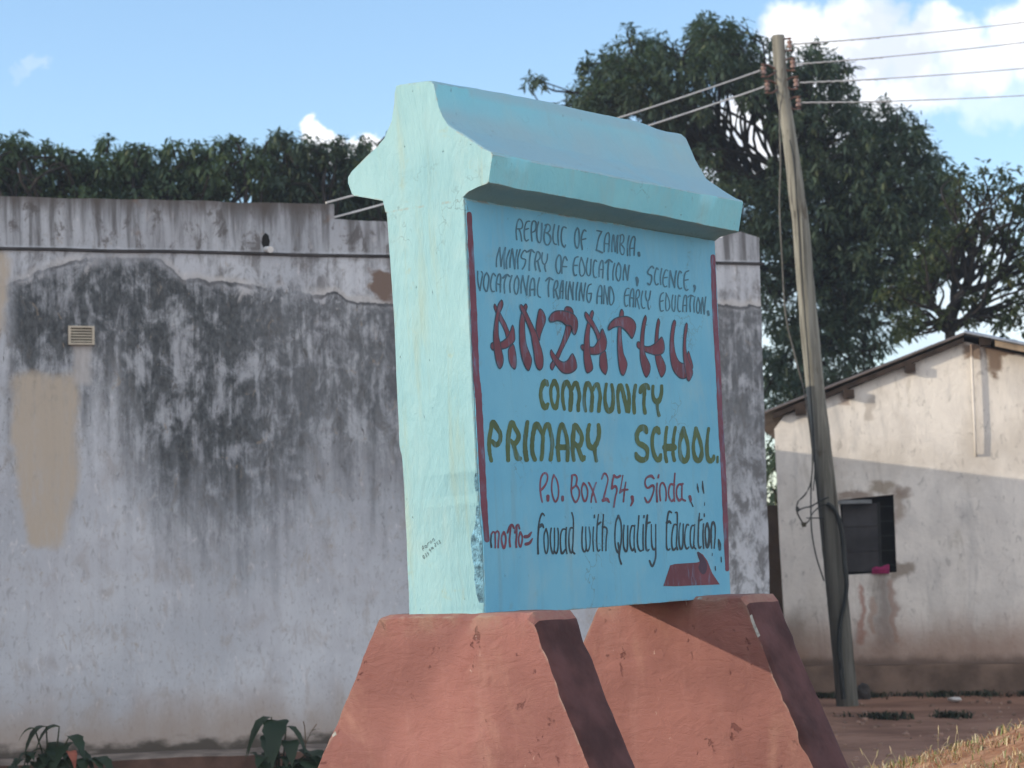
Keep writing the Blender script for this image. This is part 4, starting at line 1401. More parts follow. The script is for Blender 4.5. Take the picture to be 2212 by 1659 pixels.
# ================================================================== leaning pole, insulators, wires
PY = 22.0
ppx = [(1681, 77, 27), (1684, 130, 28), (1688, 180, 28.5), (1695, 226, 29), (1706, 302, 31), (1716, 377, 34), (1722, 430, 36), (1729, 478, 37), (1737, 578, 38), (1746, 680, 39), (1748, 704, 41), (1760, 830, 40),
       (1771, 928, 41), (1782, 1030, 43), (1793, 1131, 45), (1807, 1268, 46), (1820, 1403, 46), (1829, 1504, 47), (1831, 1535, 48)]
pole = empty('utility_pole', atdepth(1831, 1512, PY))
tag(pole, 'leaning weathered timber power pole with six insulators in front of the whitewashed house', 'pole')
pole_o = np.array(pole.location)
Q = catmull(ppx, 14)
pts, rr_ = [], []
for a, b, w in Q:
    pts.append(atdepth(a, b, PY) - pole_o)
    rr_.append(w / 2 / F * PY * (1 + .04 * n3(b * .02, 1, 0, 1) + .03 * n3(b * .07, 4, 0, 1)))


def pole_mat():
    m, nt, b = material('grey_timber', .9, .15)
    t = objco(nt)[0]
    g = nois(nt, vscale(nt, t, (30, 30, 1.2)), 1.0, 5, .6, .3)
    c = mixc(nt, sstep(nt, g, .35, .65), (0.15, 0.145, 0.12), (0.28, 0.272, 0.23))
    butt_shade = sstep(nt, mth(nt, 'ADD', objco(nt)[3], mth(nt, 'MULTIPLY', nois(nt, vscale(nt, t, (6, 6, 1)), 1.0, 4), 1.6)), 4.0, 2.0, 0, .62)  # lower pole darker: creosote plus the building's shade mixed into the colour
    c = mixc(nt, butt_shade, c, (0.060, 0.060, 0.055))
    sp_ = nois(nt, vscale(nt, t, (22, 22, .45)), 1.0, 3, .5, .2)
    c = mixc(nt, sstep(nt, sp_, .60, .64, 0, .8), c, (0.05, 0.045, 0.038))
    kn = nois(nt, vscale(nt, t, (1, 1, .5)), 5.0, 4, .6, .5)
    c = mixc(nt, sstep(nt, kn, .62, .7, 0, .7), c, (0.10, 0.085, 0.06))
    setcol(nt, b, c)
    bump(nt, b, g, .5, .01)
    return m


mb = MB()
mb.tube(pts, rr_, 14)
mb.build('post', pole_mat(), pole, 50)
mat_cer = plain('brown_ceramic', (0.25, 0.165, 0.14), .2, 20, .35)
mat_iron = plain('rusty_iron', (0.16, 0.09, 0.07), .3, 30, .7)
mat_wire = plain('aluminium_wire', (0.60, 0.58, 0.54), .15, 3, .5)
INS_R = [(1695, 97), (1702, 140), (1709, 180), (1714, 223)]
INS_L = [(1659, 153), (1667, 188)]
wire_pts = []
for i, (a, b) in enumerate(INS_R + INS_L):
    s_ = 1 if i < 4 else -1
    c = atdepth(a, b, PY - .03) - pole_o
    mb = MB()
    ctr = Vector(c) + Vector((s_ * .045, -.02, 0))
    pr_ = [(-.045, .012), (-.042, .032), (-.018, .034), (-.008, .022), (.008, .022), (.018, .034), (.042, .032), (.045, .012)]
    mb.tube([ctr + Vector((0, 0, z * .8)) for z, r in pr_], [r * .8 for z, r in pr_], 12)
    ins = mb.build('insulator', mat_cer, pole, 60)
    mb = MB()
    mb.tube([Vector(c) + Vector((-s_ * .10, 0, .0)), Vector(c) + Vector((0, 0, .058)), ctr + Vector((s_ * .02, 0, .058))], .009, 6)
    mb.tube([Vector(c) + Vector((-s_ * .10, 0, -.0)), Vector(c) + Vector((0, 0, -.058)), ctr + Vector((s_ * .02, 0, -.058))], .009, 6)
    mb.tube([ctr + Vector((0, 0, -.066)), ctr + Vector((0, 0, .066))], .007, 6)
    mb.build('bracket', mat_iron, ins, 60)
    wire_pts.append(ctr + Vector(pole_o) + Vector((s_ * .03, 0, 0)))


def wire(name, p, q, sag, r, label, grp, bind=None, n=40):
    p, q = Vector(p), Vector(q)
    pts = [p.lerp(q, t) - Vector((0, 0, sag * 4 * t * (1 - t))) for t in np.linspace(0, 1, n)]
    mb = MB()
    mb.tube(pts, r, 6)
    if bind:
        d = (q - p).normalized()
        m_ = 26
        mb.tube([p + d * (.02 + bind * t) - Vector((0, 0, sag * 4 * (bind * t) / (q - p).length)) + Vector((0, math.sin(t * 60) * .003, math.cos(t * 60) * .003 - .0)) for t in np.linspace(0, 1, m_)],
                [.009 - .004 * t for t in np.linspace(0, 1, m_)], 6)
    o = mb.build(name, mat_wire, None, 60)
    return tag(o, label, 'wire', grp)


ends = [(2600, -7), (2600, 36), (2600, 104), (2600, 175)]
names = ['topmost of the four overhead wires running right from the pole', 'second from the top of the four wires running right from the pole',
         'third from the top of the four wires running right from the pole', 'lowest of the four overhead wires running right from the pole']
for i in range(4):
    q = atdepth(*ends[i], 25.0)
    wire('power_line', wire_pts[i], q, .05, .0058, names[i], 'wires running right from the pole', 1.1)
b1 = onplane(704, 438, WO - WN * .1, WN); b2 = onplane(720, 470, WO - WN * .02, WN)
# service wires come down to a bracket on the step of the parapet
wire('service_wire', wire_pts[4], b1, .04, .0085, 'upper service wire from the pole to the stepped parapet', 'service wires to the parapet', .7)
wire('service_wire', wire_pts[5], b2, .04, .0085, 'lower service wire from the pole to the stepped parapet', 'service wires to the parapet', .7)


# loose cable down the left side of the pole with its tangle
def pix_tube(mb, pl, y, r, off=np.zeros(3)):
    P = catmull([(a, b, 0) for a, b in pl], 8)
    mb.tube([atdepth(a, b, y) - off for a, b, _ in P], r, 6)


CY_ = PY - .16
mat_cable = plain('black_cable', (0.035, 0.04, 0.04), .3, 5, .6)
mat_cable2 = plain('grey_cable', (0.12, 0.115, 0.10), .3, 5, .6)
cab = empty('loose_cable', atdepth(1740, 1140, CY_))
co = np.array(cab.location)
mb = MB()
pix_tube(mb, [(1690, 205), (1684, 250), (1686, 350), (1684, 450), (1690, 570), (1697, 680), (1715, 760), (1738, 850), (1750, 930), (1755, 985), (1752, 1040), (1738, 1070), (1724, 1083), (1721, 1102), (1727, 1118), (1737, 1134)], CY_, .008, co)
mb.build('cable', mat_cable2, cab, 60)
mb = MB()
pix_tube(mb, [(1753, 1030), (1752, 1060), (1752, 1120), (1755, 1160), (1764, 1205), (1780, 1255)], CY_, .007, co)
mb.build('cable', mat_cable, cab, 60)
mb = MB()
pix_tube(mb, [(1722, 1103), (1740, 1096), (1752, 1094), (1770, 1083), (1790, 1074)], CY_, .007, co)
pix_tube(mb, [(1738, 1134), (1748, 1124), (1756, 1108), (1775, 1092), (1795, 1090)], CY_ + .02, .006, co)
pix_tube(mb, [(1742, 1119), (1760, 1119), (1780, 1119)], CY_ + .04, .006, co)
pix_tube(mb, [(1722, 1103), (1720, 1094), (1726, 1100), (1722, 1108)], CY_ - .02, .008, co)
mb.build('cable_tangle', mat_cable, cab, 60)
mb = MB()
pix_tube(mb, [(1733, 1130), (1738, 1138), (1734, 1134), (1741, 1131), (1737, 1136)], CY_ - .02, .016, co)
mb.build('connector', plain('taped_joint', (0.10, 0.09, 0.06), .5, 30), cab, 60)
tag(cab, 'thin loose cable hanging tangled beside the timber pole', 'cable')
mb = MB()
pix_tube(mb, [(1786, 1088), (1800, 1098), (1812, 1122), (1820, 1160), (1825, 1220), (1829, 1262), (1825, 1300), (1816, 1340), (1813, 1390), (1817, 1450), (1822, 1510)], PY - .13, .022, pole_o)
mb.build('conduit', mat_cable, pole, 60)
mb = MB()
pix_tube(mb, [(1706, 302), (1716, 360), (1733, 600), (1752, 860), (1760, 1000), (1757, 1060)], PY - .1, .006, pole_o)
mb.build('earth_wire', mat_cable, pole, 60)


# ================================================================== foliage
def leaf_mat(name, dark, lite, yel=None, gloss=.3):
    m, nt, b = material(name, .5, gloss)
    geo = nd(nt, 'ShaderNodeNewGeometry')
    ri = geo.outputs['Random Per Island']
    t = objco(nt)[0]
    cl_ = nois(nt, t, 2.0, 3)
    f = mth(nt, 'ADD', mth(nt, 'MULTIPLY', ri, .45), mth(nt, 'MULTIPLY', sstep(nt, cl_, .38, .62), .55))
    c = mixc(nt, f, dark, lite)
    if yel:
        c = mixc(nt, mth(nt, 'GREATER_THAN', ri, .93), c, yel)
    setcol(nt, b, c)
    b.inputs['Transmission Weight'].default_value = 0
    tr = nd(nt, 'ShaderNodeBsdfTranslucent', {'Color': mixc(nt, .5, c, (0.10, 0.16, 0.03))})
    mxs = nd(nt, 'ShaderNodeMixShader', {0: .38, 1: b.outputs[0], 2: tr.outputs[0]})
    nt.links.new(mxs.outputs[0], nt.nodes['Material Output'].inputs[0])
    return m


mat_mango = leaf_mat('mango_leaf', (0.032, 0.058, 0.046), (0.092, 0.135, 0.088), (0.14, 0.165, 0.085))
mat_mango2 = leaf_mat('mango_leaf_bright', (0.036, 0.068, 0.043), (0.105, 0.160, 0.080), (0.16, 0.20, 0.095))
mat_sparse = leaf_mat('small_leaf', (0.03, 0.048, 0.02), (0.085, 0.105, 0.045), (0.15, 0.15, 0.06))
mat_bark = plain('dark_bark', (0.024, 0.020, 0.018), .4, 6, .95, .02)


def leaf_mesh(C, A, per, ln, wd, droop, rng):
    """rosettes at C with axis A; per leaves each -> verts, faces (numpy)"""
    n = len(C)
    M = n * per
    c = np.repeat(C, per, 0) + rng.normal(0, .03, (M, 3))
    ax = np.repeat(A, per, 0)
    d = rng.normal(0, 1, (M, 3))
    d[:, 2] -= .25
    d -= ax * (np.sum(d * ax, 1) * .55)[:, None]
    d += ax * rng.uniform(0, .9, M)[:, None]
    d /= np.linalg.norm(d, axis=1)[:, None]
    l = rng.uniform(.65, 1.25, M) * ln
    up = np.array([0, 0, 1.0])
    sd = np.cross(d, up) + rng.normal(0, .25, (M, 3))
    sd /= np.maximum(1e-6, np.linalg.norm(sd, axis=1))[:, None]
    w = l * wd * rng.uniform(.8, 1.2, M)
    dr = droop * rng.uniform(.5, 1.5, M)

    def P(t):
        q = c + d * (l * t)[:, None]
        q[:, 2] -= dr * l * t * t
        return q
    p0, p1, p2, p3 = P(.0), P(.35), P(.72), P(1.0)
    p2 = p2.copy()
    vs = np.stack([p0, p1 + sd * (w * .5)[:, None], p1 - sd * (w * .5)[:, None], p2 + sd * (w * .42)[:, None], p2 - sd * (w * .42)[:, None], p3], 1).reshape(-1, 3)
    b = (np.arange(M) * 6)[:, None]
    tri = np.concatenate([b + [0, 1, 2], b + [3, 5, 4]], 1).reshape(-1, 3)
    quad = (b + [1, 3, 4, 2]).reshape(-1, 4)
    return vs, tri, quad


def np_mesh(name, vs, tri, quad, mat):
    me = bpy.data.meshes.new(name)
    me.vertices.add(len(vs))
    me.vertices.foreach_set('co', vs.astype(np.float32).ravel())
    nl = tri.size + quad.size
    me.loops.add(nl)
    me.loops.foreach_set('vertex_index', np.concatenate([tri.ravel(), quad.ravel()]).astype(np.int32))
    me.polygons.add(len(tri) + len(quad))
    st = np.concatenate([np.arange(len(tri)) * 3, tri.size + np.arange(len(quad)) * 4]).astype(np.int32)
    me.polygons.foreach_set('loop_start', st)
    me.update(calc_edges=True)
    me.validate()
    me.materials.append(mat)
    return me


def crown_points(blobs, dens, rng, shell=(.55, 1.08)):
    C, A = [], []
    for (x, y, z, r) in blobs:
        n = max(4, int(4 * math.pi * r * r * dens))
        d = rng.normal(0, 1, (n, 3))
        d /= np.linalg.norm(d, axis=1)[:, None]
        rr = r * rng.uniform(shell[0], shell[1], n)
        bumpy = np.array([1 + .22 * n3(*(q * 1.8 + np.array([x, y, z]) * 3), 1.0) for q in d])
        p = np.array([x, y, z]) + d * (rr * bumpy)[:, None] * np.array([1, 1, .85])
        a = d + np.array([0, 0, .55])
        a /= np.linalg.norm(a, axis=1)[:, None]
        C.append(p); A.append(a)
    return np.concatenate(C), np.concatenate(A)


def limb(mb, p, q, r0, r1, bend, rng, n=9):
    p, q = np.array(p, float), np.array(q, float)
    ll = np.linalg.norm(q - p)
    o = rng.normal(0, 1, 3) * ll * bend
    o2 = rng.normal(0, 1, 3) * ll * bend * .5
    pts = [p + (q - p) * t + o * math.sin(math.pi * t) + o2 * math.sin(2 * math.pi * t) + np.array([0, 0, .08 * ll * math.sin(math.pi * t)]) for t in np.linspace(0, 1, n)]
    mb.tube(pts, [r0 + (r1 - r0) * t for t in np.linspace(0, 1, n)], 7)
    return pts


def tree(base, fork, blobs, dens, per, ln, wd, droop, mat, label, group, seed, tr=.2, limb_r=.07, bend=.10, twigs=True, name='mango_tree'):
    rng = np.random.default_rng(seed)
    root = empty(name, base)
    off = np.array(base)
    tag(root, label, 'tree', group)
    mb = MB()
    fork = np.array(fork)
    pts = [off + (fork - off) * t + np.array([.12 * math.sin(t * 5 + seed), .08 * math.cos(t * 4), 0]) * min(1, t * 3) * (1 - t) for t in np.linspace(0, 1, 9)]
    mb.tube([p - off for p in pts], [tr * (1.35 - .35 * min(1, 4 * t)) * (1 - .3 * t) for t in np.linspace(0, 1, 9)], 10)
    # main limbs: cluster the blobs by direction
    B = np.array([b[:3] for b in blobs])
    K = min(6, max(2, len(B) // 4))
    cen = B[rng.choice(len(B), K, False)]
    for _ in range(6):
        lab = np.argmin(((B[:, None] - cen[None]) ** 2).sum(-1), 1)
        cen = np.array([B[lab == k].mean(0) if (lab == k).any() else cen[k] for k in range(K)])
    for k in range(K):
        hub = fork + (cen[k] - fork) * .62
        lp = limb(mb, fork - off, hub - off, limb_r * 1.5, limb_r, bend, rng)
        for i in np.where(lab == k)[0]:
            st = np.array(lp[rng.integers(4, 9)])
            tp = limb(mb, st, B[i] - off, limb_r * .6, limb_r * .16, bend * 1.2, rng)
            if twigs:
                for _ in range(3):
                    s0 = np.array(tp[rng.integers(4, 9)])
                    dv = rng.normal(0, 1, 3); dv /= np.linalg.norm(dv)
                    limb(mb, s0, s0 + dv * blobs[i][3] * .9, limb_r * .16, limb_r * .06, .1, rng, 5)
    mb.build('trunk', mat_bark, root, 50)
    C, A = crown_points(blobs, dens, rng)
    vs, tri, quad = leaf_mesh(C - off, A, per, ln, wd, droop, rng)
    me = np_mesh('crown', vs, tri, quad, mat)
    link(bpy.data.objects.new('crown', me), root)
    return root


def px_blobs(lst, y, rng, spread=0.9, layers=(0, 1, -1), shrink=.9):
    res = []
    for a, b, r in lst:
        for k in layers:
            yy = y + k * spread + rng.uniform(-.25, .25)
            p = atdepth(a, b, yy)
            rr = r / F * yy * (1 if k == 0 else shrink)
            if k: p = p + np.array([rng.uniform(-.12, .12), 0, rng.uniform(-.22, .02)])
            res.append((p[0], p[1], p[2], rr))
    return res


rg = np.random.default_rng(5)
# the row of mango trees behind the long building
ROWS = [
    (95, [(-120, 370, 60), (-60, 350, 50), (10, 352, 40), (58, 340, 36), (100, 355, 36), (-150, 440, 70), (-60, 430, 70), (20, 415, 60), (95, 410, 55), (160, 410, 55), (150, 368, 34), (190, 380, 30)],
     'leftmost mango tree rising behind the stained parapet', mat_mango2),
    (350, [(232, 352, 38), (285, 358, 40), (325, 360, 36), (375, 360, 36), (425, 358, 34), (470, 350, 34), (230, 410, 55), (300, 415, 60), (380, 415, 60), (450, 405, 55), (505, 340, 32), (535, 385, 40)],
     'middle mango tree rising behind the stained parapet', mat_mango2),
    (690, [(560, 352, 32), (598, 335, 34), (642, 322, 30), (680, 352, 36), (722, 345, 32), (760, 345, 34), (800, 360, 36), (850, 350, 40), (590, 400, 50), (650, 400, 52), (720, 405, 52), (790, 410, 55), (860, 410, 60), (760, 470, 60), (830, 480, 60), (690, 460, 60)],
     'mango tree above the step in the parapet, just left of the sign', mat_mango)]
for i, (cxp, bl, lab, mt) in enumerate(ROWS):
    yy = 30.5 + .8 * i
    base = atdepth(cxp, 1240, yy); base[2] = 0
    fork = atdepth(cxp + 10, 900, yy)
    blobs = px_blobs([(a, b - (10 if r < 45 else 0), r * (.8 if r < 45 else 1.0)) for a, b, r in bl], yy, rg, .55, (0, 1, -1))
    for a, b, r in bl:
        for _ in range(3):
            q = rg.uniform(-2.9, -.2)
            blobs += px_blobs([(a + r * rg.uniform(.7, 1.15) * math.cos(q), b - 8 + r * rg.uniform(.8, 1.15) * math.sin(q), rg.uniform(8, 16))], yy - .3, rg, .1, (0,))
    tree(base, fork, blobs, 34, 11, .12, .30, .42, mt, lab, 'mango trees behind the long building', 20 + i, .18)

# the big mango tree behind the sign
BIG = [(1245, 236, 34), (1272, 195, 48), (1310, 150, 52), (1360, 120, 52), (1410, 108, 46), (1310, 215, 60), (1380, 180, 65), (1450, 150, 62), (1440, 225, 60), (1505, 75, 46), (1545, 80, 50), (1585, 95, 44), (1530, 140, 60),
       (1600, 145, 52), (1650, 135, 46), (1690, 165, 46), (1640, 200, 44), (1700, 225, 48), (1740, 125, 34), (1780, 130, 36), (1808, 165, 34), (1760, 190, 40), (1815, 215, 36), (1765, 250, 44), (1730, 300, 42), (1500, 225, 40),
       (1850, 250, 44), (1890, 262, 44), (1925, 290, 48), (1960, 275, 36), (1985, 320, 42), (2005, 365, 45), (2035, 395, 34), (1830, 310, 56), (1880, 350, 62), (1940, 370, 60), (1780, 360, 60), (1720, 390, 62), (1660, 400, 46), (1600, 400, 40), (1540, 330, 28), (1560, 400, 45), (1560, 460, 50), (1610, 480, 50), (1600, 560, 50),
       (1995, 440, 55), (1930, 450, 66), (1850, 430, 66), (1770, 450, 66), (1700, 480, 60), (1640, 500, 50), (1980, 520, 50), (1900, 530, 66), (1820, 540, 66), (1740, 560, 62), (1670, 590, 52), (1930, 580, 45), (1960, 625, 30),
       (1850, 610, 55), (1780, 640, 55), (1700, 680, 60), (1830, 690, 50), (1890, 660, 40), (1760, 730, 60), (1690, 770, 60), (1840, 760, 45), (1900, 720, 30), (1780, 810, 55), (1700, 860, 60), (1860, 820, 40), (1760, 870, 50)]
BIG += [(2040, 440, 40), (2030, 500, 45), (2010, 560, 40), (1995, 610, 34), (1960, 665, 30)]
blobs = px_blobs(BIG, 34.0, rg, 1.0, (0, 1, -1), .85)
# ragged tufts along the outline
for a, b, r in BIG:
    for _ in range(2):
        q = rg.uniform(0, 2 * math.pi)
        blobs += px_blobs([(a + r * 1.02 * math.cos(q), b + r * 1.02 * math.sin(q), rg.uniform(9, 17))], 33.6, rg, .1, (0,))
blobs += px_blobs([(1140, 178, 13), (1154, 167, 15), (1168, 175, 13)], 33.4, rg, .1, (0,))
base = atdepth(1745, 1250, 34.6); base[2] = 0
tree(base, atdepth(1740, 640, 34.6), blobs, 25, 10, .125, .30, .34, mat_mango, 'large spreading mango tree behind the sign and the pole', None, 31, .2, .055, .08)

# thinner tree with bare forked branches above the house roof
THIN = [(1992, 560, 26), (1958, 604, 20), (1940, 690, 15), (1985, 708, 13), (1925, 635, 18), (2100, 690, 11), (2152, 700, 14), (2060, 430, 32), (2058, 490, 32), (2048, 545, 34), (2120, 395, 30), (2150, 420, 36), (2190, 385, 38), (2215, 420, 42), (2250, 440, 60), (2150, 480, 44), (2200, 490, 50), (2260, 530, 60), (2105, 470, 26), (2085, 520, 28), (2130, 545, 36), (2180, 570, 46), (2215, 610, 46), (2270, 640, 60),
        (2060, 560, 24), (2025, 585, 18), (2010, 545, 22), (2120, 620, 17), (2190, 660, 36), (2205, 700, 30), (1965, 690, 13), (1945, 640, 16), (1992, 632, 12), (2090, 640, 12), (2050, 500, 24), (2095, 430, 22), (2080, 385, 14), (2040, 680, 14), (2300, 400, 50), (2340, 560, 60)]
blobs = px_blobs(THIN, 30.0, rg, .5, (0, 1), .8)
for a, b, r in THIN:
    q = rg.uniform(0, 2 * math.pi)
    blobs += px_blobs([(a + r * math.cos(q), b + r * math.sin(q), rg.uniform(8, 15))], 29.8, rg, .1, (0,))
base = atdepth(2050, 1230, 30.0); base[2] = 0
tree(base, atdepth(2052, 715, 30.0), blobs, 14, 8, .10, .45, .25, mat_sparse, 'thin-crowned tree with bare forked branches above the house roof', None, 41, .10, .042, .10, name='broadleaf_tree')

# shrubbery seen in the gap between the buildings
gap = px_blobs([(1668, 930, 40), (1690, 1000, 40), (1660, 1060, 36), (1710, 940, 40)], 29.5, rg, .4, (0, 1), .9)
base = atdepth(1685, 1250, 29.6); base[2] = 0
tree(base, atdepth(1685, 1090, 29.6), gap, 9, 9, .17, .24, .5, mat_mango, 'dark leafy bush glimpsed in the gap beside the house', None, 51, .06, .03, name='bush')

# unseen tree added out of frame on the left to shade the yard
shade = [(-9.2 + rg.uniform(-1.4, 1.4), 14.9 + rg.uniform(-1.7, 1.6), 3.0 + rg.uniform(-1.7, 2.4), .85) for _ in range(34)]
tree((-9.2, 14.9, -.1), (-9.2, 14.9, 1.2), shade, 11, 9, .22, .24, .5, mat_mango, 'unseen mango tree added out to the left to shade the yard', None, 61, .22, .08)


# plants at the foot of the long wall
def blade(mb, p, direc, ln, wid, arch, fold=.15, tipdrop=.9, n=9, mi=0):
    p = np.array(p, float)
    d = np.array([direc[0], direc[1], 0.0]); d /= np.linalg.norm(d)
    sdv = np.array([-d[1], d[0], 0])
    Lr, Rr, Cr = [], [], []
    for i in range(n):
        t = i / (n - 1)
        c = p + d * ln * (t - .25 * t * t) + np.array([0, 0, arch * ln * t - tipdrop * ln * t * t])
        w = wid * 1.25 * max(0.0, math.sin(math.pi * min(1.0, (t * .97 + .03) ** .62))) ** .9 * (1 + .12 * math.sin(t * 23 + p[0] * 90))
        up = np.array([0, 0, fold * w])
        Lr.append(c + sdv * w + up); Rr.append(c - sdv * w + up); Cr.append(c)
    k = n
    mb.add(Lr + Cr + Rr, [(i, i + 1, k + i + 1, k + i) for i in range(n - 1)] + [(k + i, k + i + 1, 2 * k + i + 1, 2 * k + i) for i in range(n - 1)], mi)


mat_broad = leaf_mat('broad_leaf', (0.016, 0.034, 0.022), (0.04, 0.07, 0.038), None, .35)
mat_stem = plain('green_stem', (0.06, 0.07, 0.04), .3)


def plant(cx_, cy_, y, specs, label, seed, dead=False):
    o = atdepth(cx_, cy_, y)
    root = empty('broadleaf_plant', o)
    rng = np.random.default_rng(seed)
    stems = MB()
    for (a, b, dx, dy, ln, wid, arch, drop) in specs:
        pt = atdepth(a, b, y + rng.uniform(-.06, .06)) - o
        g = np.array([pt[0] * .25 + rng.uniform(-.02, .02), rng.uniform(-.03, .03), 0])
        mid = (g + pt) / 2 + np.array([0, 0, .02])
        stems.tube([g, mid, pt], [.009, .007, .005], 6)
        m1 = MB()
        blade(m1, pt, (dx + rng.normal(0, .25), dy), ln * rng.uniform(.65, .95), wid * rng.uniform(.85, 1.25), arch, .18, drop)
        m1.build('leaf', mat_broad, root, 60, fix=False)
    for k_ in range(22):
        q = rng.uniform(0, 2 * math.pi)
        m1 = MB()
        blade(m1, (rng.uniform(-.26, .26), rng.uniform(-.12, .05), rng.uniform(.05, .17)), (math.cos(q), -abs(math.sin(q)) - .2), rng.uniform(.08, .19), rng.uniform(.02, .05), rng.uniform(.0, .25), .2, rng.uniform(.5, 1.1))
        m1.build('leaf', mat_broad, root, 60, fix=False)
    stems.build('stem', mat_stem, root, 60)
    if dead:
        m1 = MB()
        pt = atdepth(150, 1632, y - .1) - o
        blade(m1, pt + np.array([0, 0, .03]), (.4, -.6), .13, .03, .2, .2, 1.2)
        r_ = m1.build('leaf', plain('withered_leaf', (0.24, 0.075, 0.05), .3, 20), root, 60, fix=False)
        tag(r_, 'reddish withered leaf')
    return tag(root, label, 'plant', 'plants at the foot of the long wall')


plant(110, 1672, 16.55, [
    (75, 1574, -1, -.25, .22, .05, .10, .75), (100, 1570, -.8, -.5, .25, .055, .12, 1.1), (128, 1570, -.9, -.4, .28, .06, .15, .95), (150, 1590, .6, -.5, .20, .06, .05, 1.0),
    (140, 1605, -.2, -.9, .26, .075, .05, 1.0), (95, 1618, -1, -.1, .30, .035, .15, .85), (160, 1625, .8, -.4, .24, .055, .15, .9), (110, 1635, -.5, -.8, .24, .06, .1, .9), (190, 1640, 1, -.3, .22, .05, .12, .8), (205, 1638, .9, -.3, .28, .06, .1, .8),
    (130, 1640, .2, -1, .25, .07, .1, .9), (170, 1640, .3, -1, .22, .07, .1, .9)],
    'dark drooping broad-leaved plant with a withered red leaf at the left foot of the wall', 71, True)
plant(612, 1675, 16.75, [
    (586, 1550, -.5, -.6, .30, .06, .05, 1.1), (600, 1556, -.2, -.9, .32, .075, .05, 1.2), (575, 1563, -.8, -.4, .24, .045, .02, 1.3), (618, 1570, .9, -.3, .24, .045, .02, 1.2), (590, 1590, -.3, -.8, .26, .07, .05, 1.0), (625, 1600, .2, -.8, .26, .06, .05, 1.1),
    (640, 1622, .9, -.3, .26, .06, .12, .8), (665, 1625, .8, -.4, .28, .065, .12, .9), (690, 1632, .7, -.5, .26, .06, .1, .8), (640, 1640, .2, -1, .25, .08, .1, .9), (600, 1630, -.6, -.7, .26, .07, .1, .9), (670, 1645, .3, -1, .26, .07, .1, .9)],
    'dark broad-leaved plant crowding the near base of the sign', 72)
# thin sprig
spo = atdepth(662, 1665, 16.9)
sp = empty('weed_sprig', spo)
mb = MB()
pix_tube(mb, [(662, 1665), (660, 1620), (660, 1600), (658, 1570), (655, 1558)], 16.9, .004, spo)
pix_tube(mb, [(660, 1605), (652, 1592), (640, 1578)], 16.9, .003, spo)
pix_tube(mb, [(661, 1605), (670, 1585), (684, 1564)], 16.9, .003, spo)
mb.build('stem', plain('dry_stem', (0.16, 0.11, 0.07), .3), sp, 60)
mb = MB()
for a, b, dx in ((668, 1590, .7), (676, 1578, .8), (650, 1590, -.7)):
    blade(mb, atdepth(a, b, 16.9) - spo, (dx, -.4), .075, .012, .5, .1, .4)
mb.build('leaf', mat_sparse, sp, 60, fix=False)
tag(sp, 'thin forked weed sprig standing before the wall beside the sign base', 'weed')


# dry grass on the sunlit bank, weeds along the house
def grass(name, X, Y, hts, wds, lean, mat, rng):
    n = len(X)
    Zg = ground_h(X, Y)
    a = rng.uniform(0, 2 * math.pi, n)
    d = np.stack([np.cos(a), np.sin(a), np.zeros(n)], -1)
    s = np.stack([-np.sin(a), np.cos(a), np.zeros(n)], -1)
    p = np.stack([X, Y, Zg - .01], -1)
    ln = rng.uniform(.2, 1.0, n) * lean
    m = p + d * (hts * ln * .35)[:, None] + np.array([0, 0, 1]) * (hts * .6)[:, None]
    t = p + d * (hts * ln)[:, None] + np.array([0, 0, 1]) * (hts * (1 - .35 * ln))[:, None]
    w = wds[:, None]
    vs = np.stack([p - s * w, p + s * w, m + s * w * .8, m - s * w * .8, t], 1).reshape(-1, 3)
    b = (np.arange(n) * 5)[:, None]
    return np_mesh(name, vs, (b + [3, 2, 4]).reshape(-1, 3), (b + [0, 1, 2, 3]).reshape(-1, 4), mat)


def straw_mat(name, cols):
    m, nt, b = material(name, .8, .15)
    ri = nd(nt, 'ShaderNodeNewGeometry').outputs['Random Per Island']
    rmp = nd(nt, 'ShaderNodeValToRGB', {0: ri})
    rmp.color_ramp.interpolation = 'CONSTANT'
    e = rmp.color_ramp.elements
    while len(e) < len(cols): e.new(.5)
    for i, c in enumerate(cols):
        e[i].position = i / len(cols)
        e[i].color = (*c, 1)
    setcol(nt, b, rmp.outputs[0])
    return m


mat_straw = straw_mat('dry_straw', [(0.58, 0.44, 0.24), (0.48, 0.30, 0.17), (0.30, 0.29, 0.12), (0.62, 0.50, 0.30), (0.40, 0.22, 0.13), (0.20, 0.23, 0.09)])
rng = np.random.default_rng(9)
n = 26000
X = rng.uniform(1.5, 4.6, n); Y = rng.uniform(9.5, 14.7, n)
keep = (np.array([n3(a * 1.3, b * 1.3, 0, 1.6) for a, b in zip(X, Y)]) + .55 > rng.uniform(0, 1.1, n)) & (ground_h(X, Y) > .06)
X, Y = X[keep], Y[keep]
me = grass('dry_grass', X, Y, rng.uniform(.035, .10, len(X)), rng.uniform(.002, .0048, len(X)), 1.6, mat_straw, rng)
o = link(bpy.data.objects.new('dry_grass', me))
tag(o, 'short dry yellow grass on the sunlit bank', 'grass', kind='stuff')
mat_seed = straw_mat('seed_stalk', [(0.40, 0.33, 0.20), (0.30, 0.27, 0.14), (0.45, 0.36, 0.25)])
n = 46
X = rng.uniform(1.6, 3.5, n); Y = rng.uniform(12.6, 14.7, n)
mb = MB()
